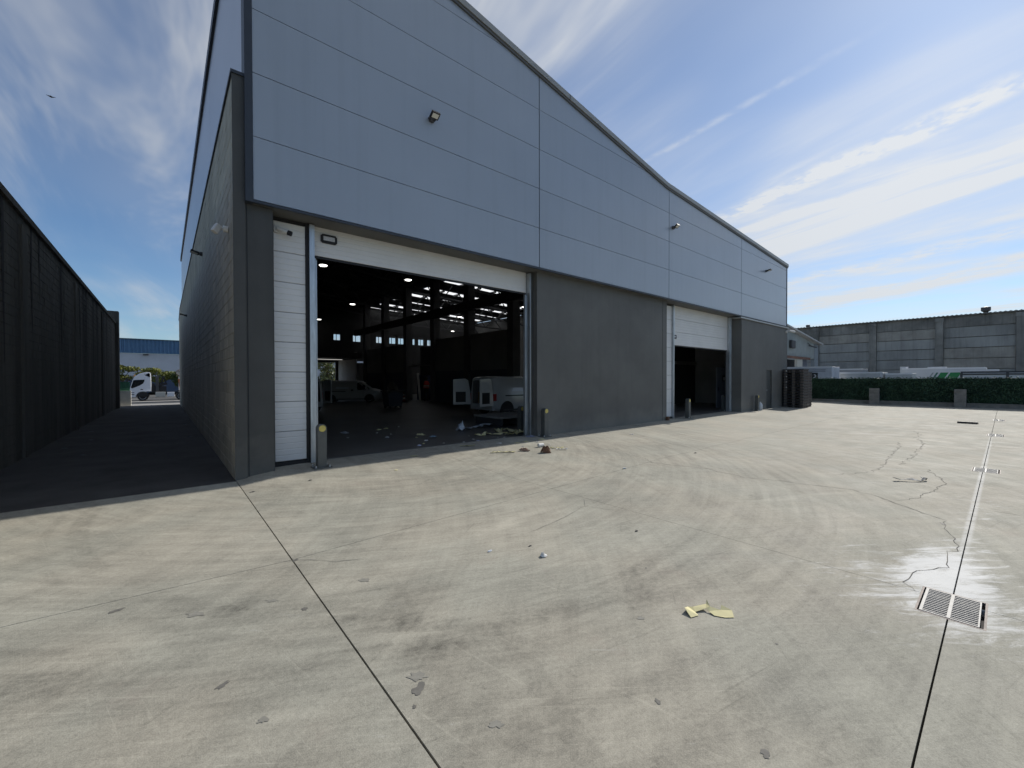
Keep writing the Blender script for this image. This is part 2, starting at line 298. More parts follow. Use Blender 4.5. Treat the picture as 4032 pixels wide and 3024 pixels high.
def concrete_mat():
    mt = bpy.data.materials.new('yard_concrete'); mt.use_nodes = True; nt = mt.node_tree; N = nt.nodes; K = nt.links; p = N['Principled BSDF']
    geo = N.new('ShaderNodeNewGeometry'); sep = N.new('ShaderNodeSeparateXYZ'); K.new(geo.outputs['Position'], sep.inputs[0]); X, Y, Z = sep.outputs
    def m(op, a, b=None, clamp=False):
        n = N.new('ShaderNodeMath'); n.operation = op; n.use_clamp = clamp
        for i, q in enumerate((a, b)):
            if q is None: continue
            if isinstance(q, (int, float)): n.inputs[i].default_value = q
            else: K.new(q, n.inputs[i])
        return n.outputs[0]
    def noise(sc, det=5, rough=0.6, st=(1, 1, 1), off=(0, 0, 0), rot=0, dist=0.0):
        src = geo.outputs['Position']
        if rot:
            m0 = N.new('ShaderNodeMapping'); m0.inputs['Rotation'].default_value = (0, 0, rot); K.new(src, m0.inputs['Vector']); src = m0.outputs[0]
        mp = N.new('ShaderNodeMapping'); mp.inputs['Scale'].default_value = st; mp.inputs['Location'].default_value = off; K.new(src, mp.inputs['Vector'])
        n = N.new('ShaderNodeTexNoise'); n.inputs['Scale'].default_value = sc; n.inputs['Detail'].default_value = det; n.inputs['Roughness'].default_value = rough; n.inputs['Distortion'].default_value = dist
        K.new(mp.outputs[0], n.inputs['Vector']); return n.outputs['Fac']
    def ss(v, lo, hi, a=0.0, b=1.0):
        n = N.new('ShaderNodeMapRange'); n.interpolation_type = 'SMOOTHSTEP'; K.new(v, n.inputs[0])
        for i, q in zip((1, 2, 3, 4), (lo, hi, a, b)): n.inputs[i].default_value = q
        return n.outputs[0]
    def dist(cx, cy):
        a = m('SUBTRACT', X, cx); b = m('SUBTRACT', Y, cy); return m('SQRT', m('ADD', m('MULTIPLY', a, a), m('MULTIPLY', b, b)))
    def mul(*v):
        o = v[0]
        for q in v[1:]: o = m('MULTIPLY', o, q)
        return o
    big = noise(0.36, 4, 0.6, off=(3, 1, 0)); med = noise(1.9, 5, 0.68); fine = noise(38, 3, 0.7); grit = noise(150, 2, 0.6)
    st1 = noise(1.0, 6, 0.7, st=(0.45, 5.5, 1), rot=R(38), dist=0.3); 
    def polar(cx, cy, rs, as_, w):               # grime swept round in arcs by turning wheels
        cbp = N.new('ShaderNodeCombineXYZ'); a = m('SUBTRACT', X, cx); b = m('SUBTRACT', Y, cy); K.new(m('MULTIPLY', dist(cx, cy), rs), cbp.inputs[0]); K.new(m('MULTIPLY', m('ARCTAN2', b, a), as_), cbp.inputs[1]); cbp.inputs[2].default_value = w
        n = N.new('ShaderNodeTexNoise'); n.inputs['Scale'].default_value = 1.0; n.inputs['Detail'].default_value = 6; n.inputs['Roughness'].default_value = 0.66; n.inputs['Distortion'].default_value = 0.25; K.new(cbp.outputs[0], n.inputs['Vector']); return n.outputs['Fac']
    st2 = polar(3.6, 9.2, 7.5, 3.6, 1.0); st4 = polar(-4.0, 8.5, 8.5, 3.8, 7.0); st3 = noise(1.0, 6, 0.72, st=(0.8, 24, 1), rot=R(30), off=(1, 9, 0), dist=0.2)
    f = m('ADD', 1.0, m('MULTIPLY', m('SUBTRACT', big, 0.5), 0.66))
    f = m('ADD', f, m('MULTIPLY', m('SUBTRACT', med, 0.5), 0.60)); f = m('ADD', f, m('MULTIPLY', m('SUBTRACT', fine, 0.5), 0.60)); f = m('ADD', f, m('MULTIPLY', m('SUBTRACT', grit, 0.5), 0.70))
    f = m('ADD', f, m('MULTIPLY', m('SUBTRACT', st1, 0.5), 0.30)); f = m('ADD', f, m('MULTIPLY', m('SUBTRACT', st2, 0.5), 0.66)); f = m('ADD', f, m('MULTIPLY', m('SUBTRACT', st4, 0.5), 0.42)); f = m('ADD', f, m('MULTIPLY', m('SUBTRACT', st3, 0.5), 0.40))
    # fine scratches and scuffs
    for sc_, ro, of, lo, amt in (((0.7, 42, 1), 38, (3, 3, 0), 0.60, 0.13), ((0.9, 36, 1), 78, (8, 1, 0), 0.61, 0.11), ((0.8, 30, 1), 12, (5, 7, 0), 0.61, -0.13), ((1.1, 26, 1), -35, (2, 6, 0), 0.62, -0.11)):
        f = m('ADD', f, m('MULTIPLY', ss(noise(1.0, 3, 0.6, st=sc_, rot=R(ro), off=of), lo, lo + 0.10), amt))
    sp = ss(noise(9.0, 4, 0.7, off=(4, 2, 0)), 0.60, 0.70); f = m('SUBTRACT', f, m('MULTIPLY', sp, 0.13))
    # curved tyre marks left by turning vans
    brk = ss(noise(0.9, 4, 0.6, off=(5, 5, 0)), 0.30, 0.72); trd = ss(noise(14, 2, 0.5), 0.35, 0.6, 0.55, 1.0)
    for cx, cy, r, w, amt in ((2.55, 12.5, 9.75, 0.10, 0.10), (2.87, 10.03, 8.01, 0.09, 0.16), (3.85, 8.67, 6.89, 0.11, 0.20), (4.64, 6.74, 5.38, 0.11, 0.24), (4.64, 6.74, 5.62, 0.05, 0.14), (3.85, 8.67, 7.1, 0.05, 0.10),
                              (-3.2, -0.6, 4.9, 0.12, 0.13), (-3.0, -0.9, 5.55, 0.10, 0.13), (-4.6, 9.6, 6.8, 0.10, 0.10), (8.5, -4.2, 8.3, 0.12, 0.10), (9.3, -5.0, 8.1, 0.08, 0.08), (0.2, 13.0, 11.6, 0.11, 0.10), (1.6, 10.5, 7.6, 0.10, 0.12), (-1.0, 9.5, 6.1, 0.12, 0.10), (-2.5, 8.0, 5.3, 0.12, 0.12), (6.0, 9.0, 9.2, 0.10, 0.10), (-6.0, 4.0, 7.4, 0.12, 0.12), (5.0, -2.0, 4.4, 0.12, 0.10)):
        d = m('ABSOLUTE', m('SUBTRACT', dist(cx, cy), r)); b = m('SUBTRACT', 1.0, ss(d, w * 0.55, w))
        f = m('SUBTRACT', f, mul(b, brk, trd, amt * 0.95))
    # pale scuffs
    for cx, cy, r, w, amt in ((-2.2, 6.4, 3.7, 0.12, 0.10), (-5.0, 2.0, 5.1, 0.10, 0.12), (3.0, -7.0, 9.6, 0.10, 0.10), (1.0, 12.0, 8.6, 0.14, 0.12), (-2.0, 9.0, 7.3, 0.10, 0.10)):
        d = m('ABSOLUTE', m('SUBTRACT', dist(cx, cy), r)); b = m('SUBTRACT', 1.0, ss(d, w * 0.4, w)); f = m('ADD', f, mul(b, brk, amt))
    # straight smeared skid in the foreground
    sk = m('ABSOLUTE', m('SUBTRACT', m('SUBTRACT', X, 1.39), m('MULTIPLY', m('SUBTRACT', Y, 1.13), 0.32)))
    f = m('SUBTRACT', f, mul(m('SUBTRACT', 1.0, ss(sk, 0.05, 0.10)), ss(Y, 0.6, 1.1), m('SUBTRACT', 1.0, ss(Y, 1.7, 2.4)), trd, 0.14))
    mc = N.new('ShaderNodeMix'); mc.data_type = 'RGBA'; K.new(ss(noise(0.8, 3, 0.5, off=(9, 3, 0)), 0.35, 0.65), mc.inputs[0])
    mc.inputs[6].default_value = (0.318, 0.308, 0.258, 1); mc.inputs[7].default_value = (0.340, 0.318, 0.262, 1)
    vm = N.new('ShaderNodeVectorMath'); vm.operation = 'SCALE'; K.new(mc.outputs[2], vm.inputs[0]); K.new(f, vm.inputs['Scale'])
    # reddish wear
    rw = mul(ss(noise(1.3, 5, 0.7, off=(2, 8, 0)), 0.60, 0.76), 0.22)
    mr = N.new('ShaderNodeMix'); mr.data_type = 'RGBA'; K.new(rw, mr.inputs[0]); K.new(vm.outputs[0], mr.inputs[6]); mr.inputs[7].default_value = (0.26, 0.19, 0.165, 1)
    # lime bloom washed out around the drain, its joint and the crack beside it
    dr = m('SUBTRACT', 1.0, ss(dist(4.55, 0.24), 0.3, 1.45)); jn = mul(m('SUBTRACT', 1.0, ss(m('ABSOLUTE', m('SUBTRACT', Y, 0.24)), 0.02, 0.45)), ss(X, 3.9, 4.4), m('SUBTRACT', 1.0, ss(X, 6.6, 13.5)))
    ck = mul(m('SUBTRACT', 1.0, ss(m('ABSOLUTE', m('SUBTRACT', Y, 0.36)), 0.08, 0.34)), ss(X, 4.5, 4.9), m('SUBTRACT', 1.0, ss(X, 5.6, 6.3)))
    blo = noise(1.0, 8, 0.78, st=(2.2, 9.0, 1), dist=0.5, off=(1, 4, 0), rot=R(38)); far = mul(ss(noise(1.0, 6, 0.72, st=(0.3, 2.4, 1), off=(4, 4, 0), rot=R(60)), 0.56, 0.74), ss(X, 6, 13), m('SUBTRACT', 1.0, ss(m('ABSOLUTE', m('SUBTRACT', Y, 1.8)), 1.2, 4.5)), 0.6)
    edge = mul(m('SUBTRACT', 1.0, ss(m('ABSOLUTE', m('SUBTRACT', Y, 0.24)), 0.018, 0.05)), ss(X, 3.7, 4.3), m('SUBTRACT', 1.0, ss(X, 12.0, 22.0)), ss(blo, 0.3, 0.55), 0.8)
    lim = m('ADD', m('MULTIPLY', dr, m('ADD', 0.12, m('MULTIPLY', med, 0.8))), m('ADD', m('MULTIPLY', jn, 0.36), m('MULTIPLY', ck, 0.42)))
    lm = m('MAXIMUM', m('ADD', ss(m('ADD', lim, m('MULTIPLY', m('SUBTRACT', blo, 0.5), 3.0)), 0.34, 1.1), far, True), m('MULTIPLY', edge, 0.7))
    ml = N.new('ShaderNodeMix'); ml.data_type = 'RGBA'; K.new(m('MULTIPLY', lm, 0.95), ml.inputs[0]); K.new(mr.outputs[2], ml.inputs[6]); ml.inputs[7].default_value = (0.68, 0.68, 0.66, 1)
    K.new(ml.outputs[2], p.inputs['Base Color'])
    K.new(ss(med, 0.3, 0.7, 0.75, 0.92), p.inputs['Roughness']); p.inputs['Specular IOR Level'].default_value = 0.26
    bp = N.new('ShaderNodeBump'); bp.inputs['Strength'].default_value = 0.28; bp.inputs['Distance'].default_value = 0.01
    K.new(m('ADD', m('MULTIPLY', fine, 0.6), m('ADD', m('MULTIPLY', st1, 0.6), m('MULTIPLY', grit, 0.4))), bp.inputs['Height']); K.new(bp.outputs[0], p.inputs['Normal'])
    return mt
m_yard = concrete_mat()

# ================================================================== GROUND
m_earth = mat('street_asphalt', (0.10, 0.098, 0.095), 0.9, var=0.2, vs=0.6, bump=0.3, bs=30)
tag(MB().add([(-700, -700, -0.9), (900, -700, -0.9), (900, 900, -0.9), (-700, 900, -0.9)], [(0, 1, 2, 3)]).build('ground', m_earth), kind='structure')
m_fill = mat('joint_fill', (0.028, 0.025, 0.027), 0.9)
yb = MB(); yb.box((-16, -16, -0.95), (36.0, 8.6, -0.05)); yb.box((1.02, 8.6, -0.95), (36.0, 40.1, -0.05))
tag(yb.build('yard_base', m_fill), kind='structure')
# alley floor falling gently to the street behind
al = MB(); ys = [7.99, 14, 20, 26, 32, 36.2, 40.0]
def za(y): return -0.006 - 0.2 * max(0, (y - 8) / 32.0)
for a, b in zip(ys, ys[1:]): al.add([(-2.6, a, za(a)), (1.0, a, za(a)), (1.0, b, za(b)), (-2.6, b, za(b))], [(0, 1, 2, 3)])
tag(al.build('alley_road', m_asph), kind='structure')
m_ramp = mat('pale_pavement', (0.30, 0.285, 0.26), 0.9, var=0.15, vs=1)
rp = MB().add([(-40, 40.0, -0.206), (40, 40.0, -0.206), (40, 58, -0.89), (-40, 58, -0.89), (-40, 40.0, -0.95), (40, 40.0, -0.95)], [(0, 1, 2, 3), (4, 5, 1, 0)])
rp.box((-16, 36.2, -0.95), (-2.62, 40.0, -0.206))
tag(rp.build('ramp', m_ramp), kind='structure')
tag(MB().box((-40, 60.3, -0.9), (40, 62.0, -0.76)).build('pavement', m_ramp), kind='structure')

# concrete yard: slabs between open joints, with the drain pits left out
def jy(x):                                   # the joint that crosses in front of the camera is not quite square
    if x < 0.86: return 4.18 + (0.86 - x) * 0.068
    return 4.18 + (x - 0.86) * 0.053 if x < 8 else 4.56
GR = [(4.09, 4.60, 0.065, 0.405), (10.98, 11.49, 0.035, 0.375), (17.95, 18.75, -0.01, 0.33), (24.55, 25.45, -0.03, 0.31)]
yard = bpy.data.objects.new('yard', None); link(yard); yard['kind'] = 'structure'
XE = [-15.5, -10, -4.2, 0.88, 4.45, 11.5, 15.3, 19.1, 22.9, 26.7, 30.6, 35.9]
def slab(x0, x1, row):
    gx, gy = (0.0055 if abs(x0 - 0.88) < .01 else 0.0025), 0.003
    a = x0 + gx; b = x1 - (0.0055 if abs(x1 - 0.88) < .01 else 0.0025)
    if row == 0: y0, y1 = (lambda x: -15.5), (lambda x: -3.7)
    elif row == 1: y0, y1 = (lambda x: -3.694), (lambda x: 0.2355)
    elif row == 2: y0, y1 = (lambda x: 0.2445), (lambda x: jy(x) - 0.003)
    else: y0, y1 = (lambda x: jy(x) + 0.003), (lambda x: 8.56 if x0 > 0.8 else 8.0)
    nx = max(2, int((b - a) / 0.5)); xs = sorted({a + (b - a) * i / nx for i in range(nx + 1)} | {g for q in GR for g in q[:2] if a < g < b})
    tv = {0.0, 1.0}; n = 10 if row == 3 else 2
    tv |= {i / n for i in range(n + 1)}
    mb = MB()
    def P(x, t, dz=0.0):
        y = y0(x) + (y1(x) - y0(x)) * t; return (x, y, zg(x, y) + dz)
    ts = sorted(tv)
    if row in (1, 2):
        ya, yb_ = (y0(1), y1(1)) if row == 1 else (0.2445, None)
        for q in GR:
            if q[1] > a and q[0] < b:
                if row == 1: ts = sorted(set(ts) | {(q[2] + 3.694) / (0.2355 + 3.694)})
                else: ts = sorted(set(ts) | {(q[3] - 0.2445) / (jy(q[0]) - 0.2475)})
    for i in range(len(xs) - 1):
        for j in range(len(ts) - 1):
            xm = (xs[i] + xs[i + 1]) / 2; tm = (ts[j] + ts[j + 1]) / 2; ym = P(xm, tm)[1]
            if any(q[0] < xm < q[1] and q[2] < ym < q[3] for q in GR): continue
            mb.add([P(xs[i], ts[j]), P(xs[i + 1], ts[j]), P(xs[i + 1], ts[j + 1]), P(xs[i], ts[j + 1])], [(0, 1, 2, 3)])
    # skirts down into the joints
    ring = [(x, 0.0) for x in xs] + [(xs[-1], t) for t in ts[1:]] + [(x, 1.0) for x in reversed(xs[:-1])] + [(xs[0], t) for t in reversed(ts[1:-1])]
    for k in range(len(ring)):
        p, q = ring[k], ring[(k + 1) % len(ring)]
        mb.add([P(*p), P(*p, -0.06), P(*q, -0.06), P(*q)], [(0, 1, 2, 3)])
    return mb.build('slab', m_yard, yard, nonorm=True)
for i, (x0, x1) in enumerate(zip(XE, XE[1:])):
    for row in range(4):
        if row == 3 and x1 < -3: pass
        if row == 1 and abs(x0 - 4.45) < .01:
            slab(4.45, 7.86, 1); slab(7.86, 11.5, 1)
        else: slab(x0, x1, row)

def ribbon(name, pts, w, m, jit=0.0, z=0.003, seed=1):
    rnd = random.Random(seed); P = []
    for (ax, ay), (bx, by) in zip(pts, pts[1:]):
        L = math.hypot(bx - ax, by - ay); n = max(1, int(L / 0.07))
        for i in range(n):
            t = i / n; dx, dy = (bx - ax) / L, (by - ay) / L; o = rnd.uniform(-jit, jit) if P else 0
            P.append((ax + (bx - ax) * t - dy * o, ay + (by - ay) * t + dx * o))
    P.append(pts[-1]); vs = []; fs = []
    for i, (x, y) in enumerate(P):
        a = P[max(0, i - 1)]; b = P[min(len(P) - 1, i + 1)]; d = Vector((b[0] - a[0], b[1] - a[1])).normalized()
        ww = w * rnd.uniform(0.35, 1.25) / 2 * (0.25 if i in (0, len(P) - 1) else 1)
        for s in (-1, 1): vs.append((x - d.y * ww * s, y + d.x * ww * s, zg(x, y) + z))
    for i in range(len(P) - 1): fs.append((2 * i, 2 * i + 1, 2 * i + 3, 2 * i + 2))
    return MB().add(vs, fs).build(name, m, yard, nonorm=True)
C1 = [(7.713, 7.544), (7.632, 7.19), (7.804, 6.453), (7.824, 5.895), (7.699, 5.134), (7.637, 4.812), (7.329, 4.466), (7.421, 4.047), (7.624, 3.511), (7.483, 3.273), (7.478, 2.944), (7.384, 2.784), (7.602, 2.337), (7.626, 2.022), (7.707, 1.693), (7.8, 1.431), (7.692, 1.341), (7.683, 1.213), (7.416, 0.959), (7.216, 0.76), (7.042, 0.568), (6.92, 0.418)]
C1b = [(6.92, 0.418), (6.725, 0.438), (6.538, 0.408), (6.276, 0.341), (6.054, 0.292), (5.78, 0.283), (5.704, 0.324), (5.506, 0.337), (5.389, 0.31), (5.286, 0.337), (5.22, 0.314), (5.059, 0.368), (4.922, 0.491), (4.764, 0.48), (4.574, 0.505), (4.495, 0.443), (4.423, 0.427)]
C2 = [(10.617, 0.912), (10.297, 0.827), (9.961, 0.735), (9.734, 0.648), (9.405, 0.601), (8.815, 0.625), (8.412, 0.696), (8.059, 0.742), (7.81, 0.809), (7.559, 0.947)]
C3 = [(14.481, 1.752), (13.691, 1.628), (12.163, 1.581), (11.664, 1.539), (10.729, 1.504), (9.827, 1.47), (9.474, 1.529), (9.122, 1.675), (8.85, 1.831)]
C4 = [(18.027, 1.812), (16.919, 1.587), (15.936, 1.6), (14.792, 1.316), (13.939, 1.266), (12.266, 1.253), (11.145, 1.246), (10.687, 1.258)]
C5 = [(4.398, 3.705), (4.153, 3.489), (4.23, 3.307), (4.322, 3.136), (4.396, 3.043)]
C6 = [(4.109, 3.494), (3.719, 3.376), (3.325, 3.314), (2.96, 3.273)]
C7 = [(0.737, 4.229), (0.867, 4.171), (1.022, 4.066), (1.173, 3.885), (1.385, 3.786)]
m_crackf = mat('faint_crack', (0.17, 0.165, 0.15), 0.95)
for k, (c, w, j, mm) in enumerate(((C1, 0.010, 0.014, m_crack), (C1b, 0.006, 0.02, m_crack), (C2, 0.008, 0.03, m_crack), (C3, 0.009, 0.04, m_crack), (C4, 0.010, 0.05, m_crack), (C5, 0.006, 0.006, m_crackf), (C6, 0.005, 0.008, m_crackf), (C7, 0.006, 0.008, m_crackf))):
    ribbon('crack', c, w, mm, j, 0.003, k)
def blob(name, x, y, r, m, seed, el=1.0, rot=0.0, n=16, z=0.002):
    rnd = random.Random(seed); vs = [(x, y, zg(x, y) + z)]
    for i in range(n):
        a = 2 * math.pi * i / n; q = r * rnd.uniform(0.5, 1.15); u, v = q * math.cos(a), q * math.sin(a) * el
        vs.append((x + u * math.cos(rot) - v * math.sin(rot), y + u * math.sin(rot) + v * math.cos(rot), zg(x, y) + z))
    return MB().add(vs, [(0, 1 + i, 1 + (i + 1) % n) for i in range(n)]).build(name, m, yard, nonorm=True)
for k, (x, y, r, el) in enumerate(((-0.279, 4.071, .05, .5), (0.225, 2.701, .042, .5), (1.021, 1.993, .05, .7), (0.756, 3.225, .03, .8), (1.917, 1.13, .022, .8), (2.01, 0.663, .026, .8), (6.74, 0.44, .05, .5), (0.90, 4.15, .05, .45), (0.95, 1.9, .015, .8), (3.2, 2.0, .012, 1), (2.9, .9, .009, 1), (0.2, 1.9, .014, 1))):
    blob('stain', x, y, r, m_stain, k, el, R(40 + 17 * (k % 5) - 30))
for k, (x, y, r, el) in enumerate(((0.151, 3.65, .075, .5), (1.248, 3.37, .05, .7), (1.06, 2.08, .06, .7), (0.6, 3.5, .05, .4), (1.2, 1.55, .04, .6), (2.5, 1.6, .03, .7), (0.35, 2.3, .03, .7))):
    blob('stain', x, y, r, m_stain2, 50 + k, el, R(-40))
# ================================================================== WAREHOUSE
WH = thing('warehouse', 'large warehouse clad in silver grey panels over anthracite walls with two roller doors', 'warehouse', (14.0, 8.0, 0.0))
def zr(x): return 8.66 + 0.165 * (14.1 - x) if x < 14.1 else 8.66 - 0.052 * (x - 14.1)       # roof line at the gable
# facade panels
BX = [(1.155, 7.665), (7.695, 14.275), (14.305, 20.79), (20.82, 27.04)]
ZR = [4.625 + 1.042 * k for k in range(8)]
for x0, x1 in BX:
    for z0, z1 in zip(ZR, ZR[1:]):
        za_, zb_ = z0 + 0.006, z1 - 0.006
        lim = lambda x: zr(x) - 0.02
        if lim(x0) < za_ + 0.03: continue
        # clip the panel under the roof line
        pts = [(x0, za_), (x1, za_)] if lim(x1) > za_ else [(x0, za_)]
        n = 12; top = []
        for i in range(n + 1):
            x = x1 + (x0 - x1) * i / n; t = min(zb_, lim(x))
            if t > za_ + 0.002: top.append((x, t))
        if lim(x1) <= za_:                      # sloping line leaves through the bottom edge
            xe = max(x for x in [x0 + (x1 - x0) * i / 200 for i in range(201)] if lim(x) > za_); pts = [(x0, za_), (xe, za_)]
        cl = [top[0]] + [b for a, b, c in zip(top, top[1:], top[2:]) if abs((b[1] - a[1]) * (c[0] - b[0]) - (c[1] - b[1]) * (b[0] - a[0])) > 1e-6] + [top[-1]]
        pts += cl
        if len(pts) < 3: continue
        MB().prism(pts, 'y', 8.0, 8.07).build('panel', m_panel, WH)
MB().prism([(1.1, 4.66), (27.06, 4.66), (27.06, zr(27.06) - 0.03), (14.1, zr(14.1) - 0.03), (1.1, zr(1.1) - 0.03)], 'y', 8.025, 8.28).build('backing_wall', m_joint, WH)
# edge trims
t = MB(); t.box((1.04, 7.985, 4.575), (1.15, 8.29, zr(1.04))); t.build('edge_trim', m_trim, WH)
MB().box((1.15, 7.988, 4.575), (27.04, 8.05, 4.618)).build('edge_trim', m_trim, WH)
MB().box((27.045, 7.985, 4.575), (27.13, 8.29, zr(27.1) - 0.03)).build('edge_trim', m_trim, WH)
MB().box((1.152, 8.052, 4.585), (27.04, 8.72, 4.63)).build('soffit', m_anth, WH)
for a, b in ((1.03, 14.1), (14.1, 27.16)):
    MB().prism([(a, zr(a) - 0.015), (b, zr(b) - 0.015), (b, zr(b) + 0.13), (a, zr(a) + 0.13)], 'y', 7.93, 8.30).build('verge_flashing', m_flash, WH)
    MB().prism([(a, zr(a) - 0.075), (b, zr(b) - 0.075), (b, zr(b) - 0.016), (a, zr(a) - 0.016)], 'y', 7.955, 7.999).build('verge_strip', m_flashd, WH)
MB().box((8.8, 7.927, zr(8.8) - 0.02), (8.84, 7.93, zr(8.8) + 0.12)).build('flashing_joint', m_flashd, WH)
# lower walls
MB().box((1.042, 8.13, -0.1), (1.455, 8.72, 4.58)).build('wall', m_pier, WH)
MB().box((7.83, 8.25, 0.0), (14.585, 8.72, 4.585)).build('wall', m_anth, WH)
MB().box((7.745, 8.40, 0.0), (7.828, 8.72, 4.585)).build('jamb', m_pier, WH)
wl = MB(); grid_wall(wl, 'y', 7.97, 8.72, 20.78, 27.12, 0.0, 4.47, [(23.95, 24.75, 0.0, 2.1)]); wl.build('wall', m_anth, WH)
sd = MB().box((23.955, 8.04, 0.02), (24.745, 8.09, 2.095)).build('service_door', mat('dark_door', (0.05, 0.055, 0.055), 0.5), WH)
MB().cyl((24.05, 8.0, 1.05), (24.17, 8.0, 1.05), 0.012).build('door_handle', m_galv, sd)
MB().box((20.55, 7.90, 4.475), (27.2, 8.3, 4.53)).build('wall_capping', mat('pale_capping', (0.42, 0.43, 0.43), 0.4, 0.4), WH)
for x in (14.285,): MB().box((x, 8.246, 0.05), (x + 0.012, 8.249, 4.58)).build('wall_seam', m_joint, WH)
MB().box((1.07, 8.126, 0.0), (1.078, 8.129, 4.58)).build('wall_seam', m_joint, WH)

# sectional doors
def rib_panel(x0, x1, z0, z1, y, ribs, m, parent, name='door_panel'):
    pts = []; n = ribs; h = (z1 - z0 - 0.008) / n; z = z0 + 0.004
    prof = [(y + 0.04, z)]
    for i in range(n):
        a = z + i * h; prof += [(y + 0.007, a), (y, a + 0.010), (y, a + h - 0.012), (y + 0.007, a + h - 0.001)]
    prof.append((y + 0.04, z1 - 0.004))
    return MB().prism(prof, 'x', x0, x1).build(name, m, parent)
D1 = bpy.data.objects.new('fixed_door_leaf', None); D1.location = (1.78 - 14, 0.5, 0.08); link(D1, WH)
zt = 0.15; ph = (4.52 - zt) / 8
for k in range(8): rib_panel(1.525, 2.045, zt + k * ph, zt + (k + 1) * ph, 8.47, 5, m_white, D1)
f = MB(); f.box((1.462, 8.45, 0.07), (1.52, 8.56, 4.58)); f.box((2.05, 8.45, 0.07), (2.10, 8.56, 4.58)); f.box((1.52, 8.45, 0.07), (2.05, 8.56, 0.14)); f.box((1.52, 8.47, 4.525), (2.05, 8.56, 4.58)); f.box((1.52, 8.515, 0.14), (2.05, 8.56, 4.525)); f.build('door_frame', m_black, D1)
MB().box((2.105, 8.40, 0.08), (2.195, 8.56, 4.56)).build('guide_rail', m_galv, WH)
g2 = MB(); g2.box((2.23, 8.56, 0.1), (2.25, 8.60, 4.3)); g2.box((2.27, 8.62, 0.1), (2.29, 8.66, 4.3))
for i in range(70): g2.box((2.2505, 8.57, 0.12 + i * 0.06), (2.254, 8.59, 0.15 + i * 0.06))
g2.build('track_rail', m_galv, WH)
L1 = bpy.data.objects.new('sectional_door', None); L1.location = (5 - 14, 0.55, 4); link(L1, WH)
rib_panel(2.20, 7.69, 4.03, 4.60, 8.545, 6, m_white, L1)
MB().box((2.20, 8.55, 3.985), (7.69, 8.585, 4.028)).build('bottom_seal', m_black, L1)
def door_window(x, z, w, h, y, parent):
    pts = [(x + math.copysign(w / 2 - 0.03, c) + 0.03 * c2, z + math.copysign(h / 2 - 0.03, s) + 0.03 * s2) for c, s, c2, s2 in ((1, 1, 1, 0), (1, 1, 0, 1), (-1, 1, 0, 1), (-1, 1, -1, 0), (-1, -1, -1, 0), (-1, -1, 0, -1), (1, -1, 0, -1), (1, -1, 1, 0))]
    o = MB().prism(pts, 'y', y - 0.03, y + 0.005).build('door_window', m_black, parent)
    MB().box((x - w / 2 + 0.045, y - 0.034, z - h / 2 + 0.05), (x + w / 2 - 0.045, y - 0.031, z + h / 2 - 0.04)).build('pane', mat('milky_pane', (0.5, 0.5, 0.52), 0.2, var=0.25, vs=40), o)
door_window(2.49, 4.385, 0.30, 0.17, 8.54, L1)
gr = MB(); gr.box((7.70, 8.40, 0.08), (7.742, 8.56, 4.56)); gr.box((7.655, 8.56, 0.08), (7.742, 8.62, 4.56)); gr.build('guide_rail', m_galv, WH)
# second door
D2 = bpy.data.objects.new('fixed_door_leaf', None); D2.location = (0.9, 0.5, 0.08); link(D2, WH)
for k in range(8): rib_panel(14.60, 15.40, zt + k * ph, zt + (k + 1) * ph, 8.50, 3, m_white, D2)
MB().box((14.595, 8.47, 0.07), (15.44, 8.495, 0.13)).build('door_frame', m_black, D2)
MB().box((15.405, 8.42, 0.08), (15.47, 8.60, 4.56)).build('guide_rail', m_galv, WH)
L2 = bpy.data.objects.new('sectional_door', None); L2.location = (4, 0.55, 3); link(L2, WH)
for k in range(3): rib_panel(15.48, 20.62, 3.0 + k * 0.532, 3.0 + (k + 1) * 0.532, 8.545, 5, m_white, L2)
MB().box((15.48, 8.55, 2.955), (20.62, 8.585, 2.998)).build('bottom_seal', m_black, L2)
door_window(15.68, 3.33, 0.26, 0.15, 8.54, L2)
gr = MB(); gr.box((20.63, 8.44, 0.08), (20.70, 8.60, 4.56)); gr.box((20.70, 8.40, 0.08), (20.775, 8.5, 4.56)); gr.build('guide_rail', m_galv, WH)

